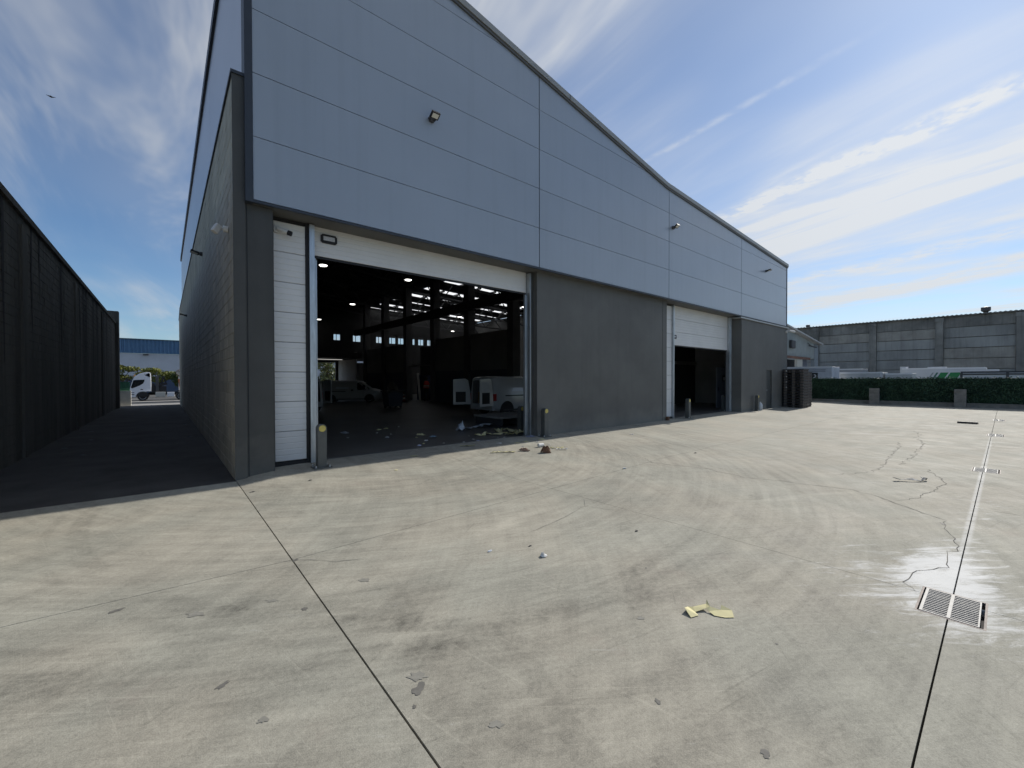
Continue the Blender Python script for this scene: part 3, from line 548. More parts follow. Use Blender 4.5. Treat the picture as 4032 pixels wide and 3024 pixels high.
# alley side: block wall, pale cladding above
bw = MB(); bw.box((0.884, 8.06, -0.3), (1.04, 40.0, 6.62)); bw.build('block_wall_core', m_mortar, WH)
def block_field(parent, x_face, y0, z0, z1, cols, bl, bh, sgn, mats, nobj, proud, key, depth=0.03, stuff_name='blocks', off=0.5):
    """blocks on a wall in the plane x = x_face; the nobj nearest are objects, the others one mesh"""
    gap = 0.010; rows = int((z1 - z0) / bh); L = []
    for r in range(rows):
        for c in range(cols):
            ya = y0 + c * bl - (bl * off if r % 2 else 0)
            a, b = max(y0, ya), min(y0 + cols * bl, ya + bl)
            if b - a > 0.05: L.append((a, b, z0 + r * bh))
    L.sort(key=key); near, rest = L[:nobj], L[nobj:]; cache = {}
    rnd = random.Random(5); o = worg(parent)
    for a, b, z in near:
        k = (round(b - a, 3), rnd.randrange(len(mats)), rnd.randrange(3))
        if k not in cache:
            mb = MB(); pr = proud * (0.6 + 0.3 * k[2]); w = k[0] - gap; h = bh - gap; x = sgn * pr
            mb.add([(0, gap / 2, gap / 2), (0, gap / 2 + w, gap / 2), (0, gap / 2 + w, gap / 2 + h), (0, gap / 2, gap / 2 + h), (x, gap / 2 + 0.004, gap / 2 + 0.004), (x, gap / 2 + w - 0.004, gap / 2 + 0.004), (x, gap / 2 + w - 0.004, gap / 2 + h - 0.004), (x, gap / 2 + 0.004, gap / 2 + h - 0.004)],
                   [(4, 5, 6, 7), (0, 1, 5, 4), (1, 2, 6, 5), (2, 3, 7, 6), (3, 0, 4, 7)])
            me = bpy.data.meshes.new('block'); me.from_pydata(mb.v, [], mb.f); me.materials.append(mats[k[1]]); bm = bmesh.new(); bm.from_mesh(me); bmesh.ops.recalc_face_normals(bm, faces=bm.faces)
            if sum(fc.normal.x * sgn for fc in bm.faces if abs(fc.normal.x) > .9) < 0: bmesh.ops.reverse_faces(bm, faces=bm.faces)
            bm.to_mesh(me); bm.free(); cache[k] = me
        ob = bpy.data.objects.new('block', cache[k]); ob.location = (x_face - o.x, a - o.y, z - o.z); link(ob, parent)
    mb = MB()
    for a, b, z in rest:
        pr = proud * rnd.choice((0.6, 0.9, 1.2)); y_0, y_1, z_0, z_1 = a + gap / 2, b - gap / 2, z + gap / 2, z + bh - gap / 2; xf = x_face + sgn * pr
        mb.add([(x_face, y_0, z_0), (x_face, y_1, z_0), (x_face, y_1, z_1), (x_face, y_0, z_1), (xf, y_0 + .004, z_0 + .004), (xf, y_1 - .004, z_0 + .004), (xf, y_1 - .004, z_1 - .004), (xf, y_0 + .004, z_1 - .004)], [(4, 7, 6, 5), (0, 4, 5, 1), (1, 5, 6, 2), (2, 6, 7, 3), (3, 7, 4, 0)] if sgn < 0 else [(4, 5, 6, 7), (0, 1, 5, 4), (1, 2, 6, 5), (2, 3, 7, 6), (3, 0, 4, 7)])
    mb.build('block_field', mats[0], parent, kind='stuff', nonorm=True)
BWo = bpy.data.objects.new('block_wall', None); BWo.location = (0.884 - 14, 0.06, 0); link(BWo, WH)
block_field(BWo, 0.884, 8.064, -0.02, 6.6, 79, 0.404, 0.204, -1, [m_block, m_block2], 300, 0.006, lambda b: (b[0] - 0.0) ** 2 + (b[2] - 1.65) ** 2 * 0.7)
MB().box((0.872, 8.055, -0.3), (1.041, 8.0635, 6.60)).build('wall_end', m_pier, WH)
MB().prism([(8.03, 6.60), (37.3, 6.62), (40.02, 6.1), (40.02, 6.14), (37.3, 6.67), (8.03, 6.65)], 'x', 0.855, 1.06).build('wall_capping', m_trim, WH)
for k in range(5):
    y0 = 8.30 + k * 6.35; MB().box((1.065, y0 + 0.01, 6.4), (1.12, y0 + 6.34, zr(1.06) - 0.25)).build('side_panel', m_side, WH)
MB().box((1.075, 8.29, 6.4), (1.16, 40.0, zr(1.06) - 0.1)).build('side_backing', m_joint, WH)
MB().box((1.0, 8.30, zr(1.06) - 0.25), (1.16, 40.05, zr(1.06) + 0.03)).build('eaves_gutter', m_trim, WH)

# roof with translucent strips over the right hand bay
m_roof = mat('roof_sheet', (0.10, 0.10, 0.10), 0.8)
SKY = [12.4, 16.9, 21.3, 25.2, 28.1, 31.0, 34.0, 36.6, 38.8]; SX0, SX1, SW = 15.3, 26.6, 0.8
def roof_piece(x0, x1, y0, y1, m, name, parent=WH, dz=0.0, th=0.05):
    a, b = zr(x0) + dz, zr(x1) + dz
    return MB().add([(x0, y0, a), (x1, y0, b), (x1, y1, b), (x0, y1, a), (x0, y0, a + th), (x1, y0, b + th), (x1, y1, b + th), (x0, y1, a + th)], [(0, 3, 2, 1), (4, 5, 6, 7), (0, 1, 5, 4), (1, 2, 6, 5), (2, 3, 7, 6), (3, 0, 4, 7)]).build(name, m, parent)
roof_piece(1.06, 14.1, 8.30, 40.05, m_roof, 'roof'); roof_piece(14.1, SX0, 8.30, 40.05, m_roof, 'roof'); roof_piece(SX1, 27.1, 8.30, 40.05, m_roof, 'roof')
ys = [8.30] + [v for y in SKY for v in (y, y + SW)] + [40.05]
for a, b in zip(ys[::2], ys[1::2]): roof_piece(SX0, SX1, a, b, m_roof, 'roof')
mt = bpy.data.materials.new('translucent_sheet'); mt.use_nodes = True; nt = mt.node_tree; nt.nodes.clear()
tl = nt.nodes.new('ShaderNodeBsdfTranslucent'); tl.inputs[0].default_value = (0.9, 0.9, 0.88, 1); ou = nt.nodes.new('ShaderNodeOutputMaterial'); nt.links.new(tl.outputs[0], ou.inputs[0])
for y in SKY:
    for k in range(8):
        x0 = SX0 + (SX1 - SX0) * k / 8; x1 = SX0 + (SX1 - SX0) * (k + 1) / 8
        a, b = zr(x0 + .06) + 0.02, zr(x1 - .06) + 0.02
        MB().add([(x0 + .06, y, a), (x1 - .06, y, b), (x1 - .06, y + SW, b), (x0 + .06, y + SW, a)], [(0, 1, 2, 3)]).build('skylight', mt, WH, nonorm=True)
        if k: MB().box((x0 - .07, y, zr(x0) - .1), (x0 + .07, y + SW, zr(x0) + .03)).build('skylight_bar', m_roof, WH)
# inner walls, columns, girder and roof frames
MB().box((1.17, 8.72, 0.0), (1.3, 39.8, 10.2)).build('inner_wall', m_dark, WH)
MB().box((26.9, 8.72, 0.0), (27.1, 39.8, 7.9)).build('outer_wall', m_iwall, WH)
rw = MB()
RH = [(9.6, 12.15, 0.0, 3.2), (11.98, 12.6, 5.25, 6.1), (13.75, 14.5, 5.2, 6.1), (16.0, 16.75, 5.2, 6.1), (17.35, 18.05, 5.2, 6.1), (18.3, 19.1, 5.2, 6.1), (19.9, 20.2, 5.2, 6.1), (20.55, 21.2, 5.2, 6.1), (21.6, 22.3, 5.2, 6.1), (13.85, 14.87, 3.18, 3.66)]
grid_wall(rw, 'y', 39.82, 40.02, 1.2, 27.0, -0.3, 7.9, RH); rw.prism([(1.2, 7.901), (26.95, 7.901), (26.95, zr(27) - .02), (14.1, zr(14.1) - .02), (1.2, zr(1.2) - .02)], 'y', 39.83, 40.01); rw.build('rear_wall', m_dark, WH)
for h in RH[1:]:
    wn = MB(); wn.box((h[0], 39.84, h[2]), (h[1], 39.88, h[2] + .05)); wn.box((h[0], 39.84, h[3] - .28), (h[1], 39.88, h[3])); wn.box((h[0] + .22, 39.84, h[2] + .05), (h[0] + .27, 39.88, h[3] - .28))
    w_ = wn.build('window', m_steel, WH); MB().add([(h[0], 39.9, h[2]), (h[1], 39.9, h[2]), (h[1], 39.9, h[3]), (h[0], 39.9, h[3])], [(0, 1, 2, 3)]).build('pane', m_pane, w_, nonorm=True)
CY = [16.9 + 4.18 * k for k in range(6)]; PX = 14.3
for y in CY: MB().box((PX - .25, y - .25, 0.05), (PX + .25, y + .25, zr(PX) - .02)).build('column', m_iwall if False else mat('column_grey', (0.11, 0.11, 0.11), 0.8, var=0.1), WH)
for k, (a, b) in enumerate(zip(CY, CY[1:])):
    if k == 2: continue
    MB().box((PX - .08, a + .25, 2.2), (PX + .08, b - .25, 4.35)).build('partition_wall', m_iwall, WH); MB().box((PX - .085, a + .25, 0.05), (PX + .085, b - .25, 2.198)).build('partition_dado', m_idado, WH)
MB().box((PX - .08, CY[2] + .25, 2.6), (PX + .08, CY[3] - .25, 2.68)).build('partition_sill', m_iwall, WH)
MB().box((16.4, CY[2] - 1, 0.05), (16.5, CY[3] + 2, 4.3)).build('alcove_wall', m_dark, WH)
MB().box((PX - .55, 14.0, 5.75), (PX - .27, 39.6, 6.25)).build('crane_girder', m_dark, WH)
for y in CY + [12.7]:
    tr = MB(); tr.bar((1.4, y, 9.2), (14.0, y, 7.6), .1, .14); tr.bar((1.4, y, 10.5), (14.0, y, 8.45), .1, .14)
    for i in range(7):
        x0 = 1.6 + i * 1.8; x1 = x0 + 0.9; x2 = x0 + 1.8
        tr.bar((x0, y, 9.2 - (x0 - 1.4) * .127), (x1, y, 10.5 - (x1 - 1.4) * .163), .05, .05); tr.bar((x1, y, 10.5 - (x1 - 1.4) * .163), (min(x2, 14), y, 9.2 - (min(x2, 14) - 1.4) * .127), .05, .05)
    tr.build('roof_truss', m_steel, WH)
    tr = MB(); tr.bar((14.6, y, 7.1), (26.8, y, 6.8), .1, .12); tr.bar((14.6, y, 8.4), (26.8, y, 7.8), .1, .12)
    for i in range(6):
        x0 = 14.8 + i * 2.0; tr.bar((x0, y, 7.1 - (x0 - 14.6) * .025), (x0 + 1, y, 8.4 - (x0 - 13.6) * .05), .06, .06); tr.bar((x0 + 1, y, 8.4 - (x0 - 13.6) * .05), (min(26.8, x0 + 2), y, 7.05 - (x0 - 12.6) * .025), .06, .06)
    tr.build('roof_truss', m_steel, WH)
MB().box((1.3, 33.5, 3.35), (12.3, 39.8, 3.8)).build('mezzanine', m_dark, WH); MB().box((12.36, 35.2, 0.05), (12.46, 39.8, 3.95)).build('porch_wall', mat('pale_inner_wall', (0.5, 0.5, 0.48), 0.8), WH)
MB().box((15.6, 13.2, 0.05), (26.9, 13.35, 7.0)).build('room_wall', m_dark, WH); MB().box((15.6, 13.1, 2.55), (26.9, 13.2, 2.75)).build('room_beam', m_iwall, WH)
MB().box((16.6, 13.08, 0.1), (19.2, 13.19, 2.2)).build('room_door', m_idado, WH)
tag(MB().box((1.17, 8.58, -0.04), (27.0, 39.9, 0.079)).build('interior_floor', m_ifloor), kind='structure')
MB().box((1.46, 8.545, 0.03), (20.78, 8.575, 0.083)).build('door_sill', mat('sill_concrete', (0.2, 0.2, 0.19), 0.8, var=.1), WH)

# ================================================================== LEFT BUILDING (old block wall along the alley)
LB = thing('block_building', 'old dark concrete block building with stained wall on the left of the alley', 'building', (-2.4, 20.0, 0.0))
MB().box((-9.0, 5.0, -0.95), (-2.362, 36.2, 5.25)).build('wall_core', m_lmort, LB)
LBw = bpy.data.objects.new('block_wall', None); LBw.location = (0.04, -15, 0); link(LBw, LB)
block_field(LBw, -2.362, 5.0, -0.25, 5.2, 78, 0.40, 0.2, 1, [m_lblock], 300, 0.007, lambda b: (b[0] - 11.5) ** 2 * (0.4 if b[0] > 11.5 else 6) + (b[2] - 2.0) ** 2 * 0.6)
MB().box((-9.1, 4.9, 5.2), (-2.30, 36.25, 5.34)).build('coping', m_lmort, LB)
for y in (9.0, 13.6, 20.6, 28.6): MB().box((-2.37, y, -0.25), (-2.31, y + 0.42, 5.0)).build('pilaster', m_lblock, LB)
MB().box((-3.0, 36.2, -0.95), (-2.2, 36.9, 6.0)).build('end_pier', m_lblock, LB)
m_streak = mat('black_runoff', (0.045, 0.043, 0.04), 0.95, var=0.4, vs=3, stretch=(1, 1, 0.2))
rnd = random.Random(3)
for y, w, z in ((12.35, .22, 2.0), (14.6, .18, 2.8), (15.4, .12, 3.6), (18.2, .25, 2.4), (21.8, .3, 2.2), (22.7, .3, 1.8), (23.5, .22, 2.6), (25.5, .35, 1.5), (26.9, .3, 2.4), (29.6, .4, 1.5), (31.0, .3, 2.2)):
    n = 7; v = []
    for i in range(n + 1):
        t = i / n; zz = 5.19 - (5.19 - z) * t; h = w * (1 - t * 0.75) * rnd.uniform(.8, 1.15) / 2; v += [(-2.345, y - h, zz), (-2.345, y + h, zz)]
    MB().add(v, [(2 * i, 2 * i + 1, 2 * i + 3, 2 * i + 2) for i in range(n)]).build('runoff_stain', m_streak, LB, nonorm=True)
an = MB(); an.cyl((-2.6, 23.1, 5.34), (-2.6, 23.1, 5.75), .015, n=6); an.bar((-2.6, 22.6, 5.72), (-2.6, 23.6, 5.76), .02, .02); an.bar((-2.75, 23.1, 5.6), (-2.45, 23.1, 5.6), .015, .015)
one('aerial', an, m_steel, 'thin dark aerial on the coping of the left block building', 'aerial', (-2.6, 23.1, 5.34))

# low rendered wall with green mesh at the end of the alley
LW = thing('low_wall', 'low whitewashed wall topped with green mesh at the far end of the alley', 'wall', (-2.1, 40.6, -0.2))
MB().box((-2.55, 40.3, -0.95), (-1.84, 40.55, 0.86)).build('render', mat('old_white_render', (0.76, 0.72, 0.62), 0.9, var=0.2, vs=2, bump=.3), LW)
MB().box((-2.55, 40.38, 0.86), (-1.9, 40.42, 1.5)).build('mesh_screen', mat('green_mesh', (0.07, 0.22, 0.13), 0.7, var=0.3, vs=6, stretch=(3, 3, .3)), LW)

# ------------------------------------------------------------------ street behind: white shed, trees, truck
WB = thing('white_shed', 'white rendered shed with blue corrugated fascia across the street beyond the alley', 'building', (-2, 93, -0.9))
MB().box((-40, 93.0, -0.95), (40, 110, 6.05)).build('wall', mat('white_render', (0.52, 0.54, 0.58), 0.85, var=0.08, vs=.5), WB)
cr = MB(); pts = []
for i in range(161):
    x = -40 + i * 0.5; pts += [(x, 92.75), (x + .16, 92.75), (x + .22, 92.9), (x + .42, 92.9)]
cr.prism(pts + [(40.5, 93.3), (-40, 93.3)], 'z', 6.08, 8.36); cr.build('fascia_sheet', mat('blue_sheet', (0.10, 0.20, 0.34), 0.5, 0.2, var=.1), WB)
MB().box((-40, 92.6, 8.36), (40, 93.5, 8.48)).build('roof_edge', mat('blue_edge', (0.10, 0.17, 0.2), 0.5), WB)
MB().box((-2.7, 92.6, 5.75), (-2.0, 92.98, 5.95)).build('wall_lamp', m_steel, WB)
MB().box((-40, 92.96, -0.9), (40, 92.995, 1.9)).build('blue_plinth', mat('blue_plinth', (0.05, 0.08, 0.14), 0.7), WB)

def leaves(mb, n, sampler, size, rnd, flat=0.0):
    for _ in range(n):
        c = Vector(sampler()); a = Vector((rnd.gauss(0, 1), rnd.gauss(0, 1), rnd.gauss(0, 1) * (1 - flat))).normalized(); b = a.cross(Vector((rnd.gauss(0, 1), rnd.gauss(0, 1), rnd.gauss(0, 1)))).normalized()
        s = size * rnd.uniform(.6, 1.3)
        mb.add([c - a * s, c + b * s * .5, c + a * s, c - b * s * .5], [(0, 1, 2, 3)])
def tree(name, base, h, lobes, n, leaf, label, m=m_leaf, lean=(0, 0), seed=1, group=None):
    rnd = random.Random(seed); T = thing(name, label, 'tree', base, group); b = Vector(base); tr = MB(); top = b + Vector((lean[0], lean[1], h * .45))
    tr.cyl(b, top, h * .035, h * .022, n=8)
    for c, r in lobes:
        e = b + Vector(c); mid = top.lerp(e, .5) + Vector((0, 0, .15)); tr.cyl(top, mid, h * .016, h * .01, n=6); tr.cyl(mid, e, h * .01, h * .004, n=5)
    tr.build('trunk', m_bark, T, smooth=60); cw = MB()
    for c, r in lobes:
        rr = Vector(r)
        def samp():
            d = Vector((rnd.gauss(0, 1), rnd.gauss(0, 1), rnd.gauss(0, 1))).normalized() * (rnd.random() ** .4)
            return b + Vector(c) + Vector((d.x * rr.x, d.y * rr.y, d.z * rr.z))
        leaves(cw, n // len(lobes), samp, leaf, rnd)
    cw.build('crown', m, T, kind='stuff', nonorm=True); return T
m_leaf2 = mat('yellow_leaf', (0.17, 0.18, 0.03), 0.55, var=0.4, vs=.8)
tree('street_tree', (-4.6, 82, -0.9), 4.6, [((-1.2, 0, 3.6), (1.4, .8, .45)), ((.8, 0, 4.1), (1.3, .8, .4)), ((2.4, .3, 3.4), (1.3, .8, .4)), ((0, 0, 2.9), (1.2, .8, .4)), ((-.6, 0, 4.4), (.9, .6, .3)), ((-2.2, 0, 2.7), (1., .6, .3))], 2600, .16, 'spreading yellow green tree behind the cab of the white truck', m_leaf2, seed=4, group='street trees')
tree('street_tree', (-0.6, 81, -0.9), 4.4, [((-.8, 0, 3.9), (1.3, .8, .45)), ((1.0, 0, 3.4), (1.4, .8, .45)), ((0, 0, 2.6), (1.1, .8, .5)), ((1.6, 0, 3.0), (.9, .6, .4)), ((-1.6, 0, 3.0), (.9, .6, .4))], 2600, .16, 'yellow green tree behind the exhaust stack of the truck', m_leaf2, seed=5, group='street trees')
tree('street_tree', (2.6, 79, -0.9), 4.3, [((-1.0, 0, 2.9), (1.0, .8, .9)), ((.4, 0, 3.3), (1.2, .8, .9)), ((-.4, 0, 2.0), (1.1, .8, .8))], 2600, .15, 'dark bushy tree at the warehouse corner beyond the alley', m_leaf, seed=6, group='street trees')

def wheel(parent, c, r, w, side, spokes=6, m=m_rim, name='wheel', fill=False):
    """axle along y; side = +1/-1 is the outer side"""
    o = w / 2 * side
    t_ = MB().lathe(c, 'y', [(-w / 2, r * .62), (-w / 2, r * .93), (-w * .32, r), (w * .32, r), (w / 2, r * .93), (w / 2, r * .62)], 28).build(name, m_tyre, parent, smooth=40)
    q = MB(); q.lathe((c[0], c[1] + o * .55, c[2]), 'y', [(0, r * .2), (side * .02, r * .2)], 12)
    for i in range(spokes):
        a = 2 * math.pi * i / spokes; d = Vector((math.cos(a), 0, math.sin(a))); cc = Vector((c[0], c[1] + o * .62, c[2])); q.bar(cc + d * r * .15, cc + d * r * .6, r * (.16 if not fill else .3), .03, up=(0, 1, 0))
    n = 28; vs = []
    for rr in (.54, .64):
        for i in range(n): a = 2 * math.pi * i / n; vs.append((c[0] + math.cos(a) * r * rr, c[1] + o * 1.01, c[2] + math.sin(a) * r * rr))
    q.add(vs, [(i, (i + 1) % n, n + (i + 1) % n, n + i) for i in range(n)])
    q.build('rim', m, t_); 
    MB().lathe((c[0], c[1] + o * .3, c[2]), 'y', [(0, r * .61), (side * .01, r * .61)], 20).build('brake_drum', m_black, t_)
    return t_

def truck():
    T = thing('truck', 'white tractor unit truck parked in the street beyond the alley', 'truck')
    m_tw = mat('truck_white', (0.72, 0.74, 0.78), 0.3, coat=.4); W2 = 1.22
    # local: front at x=0 facing -x, body along +x ; z from ground
    prof = [(x_ * .88, z_) for x_, z_ in [(0.05, .42), (0.0, .8), (0.02, 1.25), (.14, 1.55), (.40, 2.55), (.62, 2.92), (1.05, 3.26), (1.7, 3.44), (2.12, 3.44), (2.24, 3.25), (2.30, 1.35), (2.28, 1.12), (1.78, 1.10), (1.68, .95), (1.62, .6), (.42, .45)]]
    MB().prism(prof, 'y', -W2, W2).build('cab', m_tw, T, bevel=.05)
    s = -W2 - .008
    def plate(name, pts, m, d=.012, par=T): return MB().prism(pts, 'y', s - d, s + .002).build(name, m, par)
    plate('side_window', [(.20, 1.62), (.44, 2.50), (1.42, 2.56), (1.40, 2.35), (1.28, 2.08), (.97, 1.85), (.55, 1.62), (.27, 1.52)], m_glass)
    plate('door_handle', [(1.05, 1.32), (1.27, 1.32), (1.27, 1.42), (1.05, 1.42)], m_black)
    plate('step', [(.1, .98), (.5, .98), (.5, 1.04), (.1, 1.04)], m_black); plate('step', [(.1, .74), (.5, .74), (.5, .82), (.1, .82)], m_black)
    plate('side_skirt', [(.85, 1.16), (1.98, 1.16), (1.98, 1.27), (.97, 1.27)], mat('bright_white', (.85, .86, .88), .3), .03)
    plate('wheel_arch', [(1.25 + .62 * math.cos(a * math.pi / 10), .5 + .62 * math.sin(a * math.pi / 10)) for a in range(11)], m_black, .014)
    MB().box((-.03, -1.0, .55), (.02, 1.0, 1.1)).build('grille', m_black, T); MB().prism([(.12, 1.6), (.38, 2.5), (.32, 2.52), (.07, 1.62)], 'y', -1.1, 1.1).build('windscreen', m_glass, T)
    MB().prism([(.2, 2.55), (-.2, 2.45), (-.22, 2.38), (.25, 2.46)], 'y', -1.15, 1.15).build('sun_visor', m_black, T); MB().box((-.2, -1.5, 2.25), (-.02, -1.3, 2.75)).build('mirror', m_black, T)
    MB().cyl((.5, -.9, 2.95), (.5, -.9, 3.12), .07, n=10).build('beacon', mat('amber', (.5, .2, .02), .3), T)
    MB().prism([(1.43, 3.1), (1.91, 3.41), (1.93, 2.9), (1.85, 2.85)], 'y', -W2 + .0, W2 - .0).build('side_deflector', mat('bright_white', (.85, .86, .88), .3), T)
    MB().prism([(1.7, .68), (6.0, .68), (6.0, .98), (1.7, .98)], 'y', -.42, .42).build('chassis', m_black, T)
    MB().box((2.05, -1.15, 1.0), (2.35, -.5, 2.1)).build('air_intake', m_black, T); MB().box((2.42, -1.05, 1.1), (2.72, -.6, 3.0)).build('exhaust_stack', m_steel, T)
    mc = MB(); mc.box((2.1, -.9, .9), (3.45, .9, 1.75)); mc.bar((2.95, -.7, 1.6), (3.1, -.7, 2.95), .18, .18); mc.bar((3.1, -.7, 2.95), (3.4, -.7, 2.2), .14, .14); mc.bar((2.2, -.8, 1.6), (3.5, -.8, 2.1), .2, .3); mc.build('crane_gear', m_black, T)
    MB().box((2.4, -1.24, .42), (3.35, -.6, 1.05)).build('fuel_tank', mat('tank_grey', (.5, .5, .47), .4, .5), T, bevel=.05); MB().box((3.5, -1.24, .45), (4.2, -.6, 1.0)).build('tool_box', m_tw, T, bevel=.03)
    MB().prism([(4.2, 1.05), (5.9, 1.05), (5.6, 1.18), (4.5, 1.18)], 'y', -.5, .5).build('fifth_wheel', m_black, T)
    MB().prism([(5.05, .9), (5.4, 1.15), (6.1, 1.15), (6.3, .9), (6.2, .9), (6.05, 1.1), (5.45, 1.1), (5.2, .9)], 'y', -1.24, -.6).build('mudguard', m_black, T)
    wheel(T, (1.25, -1.02, .5), .5, .32, -1, 8, mat('truck_rim', (.35, .36, .38), .5, .4), fill=True); wheel(T, (1.25, 1.02, .5), .5, .32, 1, 8, fill=True)
    wheel(T, (4.83, -.92, .5), .5, .5, -1, 8, mat('truck_rim', (.35, .36, .38), .5, .4), fill=True); wheel(T, (4.83, .92, .5), .5, .5, 1, 8, fill=True)
    T.location = (-3.25, 67.9, -0.89)
truck()
ob = thing('orange_container', 'orange skip container behind the rear of the white truck', 'container', (2.6, 71.5, -.9))
MB().prism([(1.55, .6), (4.6, .6), (4.6, 1.75), (1.4, 1.75)], 'y', 70.6, 72.4).build('body', mat('orange_paint', (.42, .13, .04), .6, var=.2, vs=3), ob); MB().box((1.6, 70.7, -.9), (4.5, 72.3, .6)).build('base', m_black, ob)
cm = thing('traffic_mirror', 'round convex traffic mirror on a pale pole behind the truck', 'mirror', (1.55, 74.5, -.9))
MB().cyl((1.55, 74.5, -.9), (1.55, 74.5, 2.1), .05, n=10).build('pole', mat('pale_pole', (.6, .6, .6), .5), cm)
mdir = Vector((.25, -1, -.05)).normalized(); c0 = Vector((1.7, 74.3, 2.6))
MB().cyl(c0, c0 - mdir * .08, .48, n=24).build('backing', mat('brown_rim', (.16, .10, .06), .6), cm); MB().cyl(c0 + mdir * .02, c0, .36, .40, n=24).build('mirror_face', mat('mirror_face', (.35, .38, .42), .08, 1.0), cm)

# tree seen through the far doorway
tree('poplar_tree', (16.6, 58, -.9), 7.5, [((-.5, 0, 2.0), (1.5, 1.2, 1.2)), ((.6, 0, 3.4), (1.6, 1.2, 1.3)), ((-.4, .4, 4.8), (1.5, 1.2, 1.2)), ((.4, 0, 6.2), (1.2, 1, 1))], 3600, .16, 'leafy tree seen through the open rear doorway of the warehouse', mat('poplar_leaf', (.13, .15, .05), .5, var=.5, vs=1.5), seed=9)

# ================================================================== RIGHT SIDE: precast building, shed, hedge wall, trailers
CB = thing('concrete_building', 'long grey precast concrete building with corrugated roof edge behind the hedge', 'building', (69.5, 5, -0.9))
PY = [-19, -13, -7, -1.05, 4.95, 10.85, 16.85, 22.85, 28.85]
MB().box((69.35, -19, -.95), (82, 29, 8.6)).build('core_wall', m_concd, CB)
for y in PY: MB().box((68.85, y - .33, -.9), (69.6, y + .33, 8.15)).build('pillar', m_concd, CB); MB().box((68.80, y - .36, 8.15), (69.4, y + .36, 8.62)).build('pillar_head', m_concd, CB)
rnd = random.Random(8)
for a, b in zip(PY, PY[1:]):
    MB().box((69.08, a + .35, 7.46), (69.36, b - .35, 8.72)).build('fascia_panel', m_concd, CB)
    for k in range(7):
        z0 = 7.44 - (k + 1) * 1.19; o = rnd.uniform(0, .03)
        MB().box((69.12 + o, a + .35, z0 + .05), (69.36, b - .35, z0 + 1.17)).build('precast_panel', rnd.choice((m_conc, m_conc, m_concb)), CB)
cr = MB(); pts = []; n = 270
for i in range(n + 1): y = -19 + 48 * i / n; pts.append((y, 8.80 + (.06 if i % 2 else -.02)))
cr.prism(pts + [(29, 8.70), (-19, 8.70)], 'x', 68.75, 82); cr.build('corrugated_roof', m_concd, CB)
for y, s, lab in ((18.3, .40, 'small squat roof vent at the far end of the grey concrete building'), (1.45, .62, 'large dark mushroom vent on the roof of the grey concrete building')):
    V = thing('roof_vent', lab, 'vent', (71, y, 8.8)); MB().lathe((71, y, 8.8), 'z', [(0, .32 * s), (.5 * s, .32 * s)], 16).build('stack', m_steel, V, smooth=40); MB().lathe((71, y, 8.8), 'z', [(.5 * s, .35 * s), (.72 * s, .62 * s), (1.35 * s, .62 * s), (1.42 * s, .3 * s)], 20).build('cowl', m_steel, V, smooth=40)

CS = thing('corrugated_shed', 'low shed clad in pale corrugated sheet beside the right end of the warehouse', 'shed', (43, 12.5, -.9))
pts = []; x = 30.5
while x < 50.2: pts += [(x, 12.1), (x + .12, 12.1), (x + .16, 12.16), (x + .26, 12.16)]; x += .3
sh = MB(); vs = []; fs = []
for (px_, py_) in pts: zt_ = 4.97 + (50.2 - px_) * .105; vs += [(px_, py_, 3.58), (px_, py_, zt_)]
for i in range(len(pts) - 1): fs.append((2 * i, 2 * i + 2, 2 * i + 3, 2 * i + 1))
sh.add(vs, fs); sh.box((30.5, 12.3, 3.5), (50.2, 12.4, 4.9)); sh.build('wall_sheet', mat('pale_sheet', (.36, .39, .38), .55, .1, var=.12, vs=1.5), CS, nonorm=True)
MB().bar((30.3, 11.95, 4.97 + 19.9 * .105 + .1), (50.5, 11.95, 4.97 - .03 + .1), .5, .12).build('roof_edge', mat('pale_roof_edge', (.5, .5, .48), .5), CS)
MB().box((30.5, 11.9, 3.42), (47.0, 12.1, 3.62)).build('lintel', mat('brown_lintel', (.17, .085, .055), .7), CS)
MB().box((30.5, 13.5, -.9), (50, 13.6, 3.5)).build('back_wall', m_dark, CS); MB().box((48.9, 12.05, -.9), (50.2, 12.35, 5.0)).build('corner_wall', mat('pale_sheet2', (.25, .28, .30), .6), CS)
MB().box((43.5, 12.0, -.9), (45.0, 12.2, 3.4)).build('door', mat('cream_door', (.5, .49, .43), .6), CS); MB().box((45.0, 12.15, -.9), (46.9, 12.3, 3.4)).build('panel', mat('grey_infill', (.14, .15, .17), .6), CS)
ac = MB(); ac.box((41.6, 11.85, 4.3), (42.6, 12.1, 5.0)); one('wall_fan', ac, m_steel, 'dark square ventilator on the pale corrugated shed wall', 'ventilator', (42.1, 12.0, 4.3), bevel=.08)
lp = MB(); lp.bar((46.6, 11.9, 4.75), (47.6, 11.6, 4.6), .12, .1); lp.bar((46.9, 12.1, 5.0), (46.9, 11.75, 4.7), .05, .05); one('shed_lamp', lp, m_steel, 'dark arm lamp near the roof edge of the corrugated shed', 'lamp', (46.9, 12.1, 4.7))

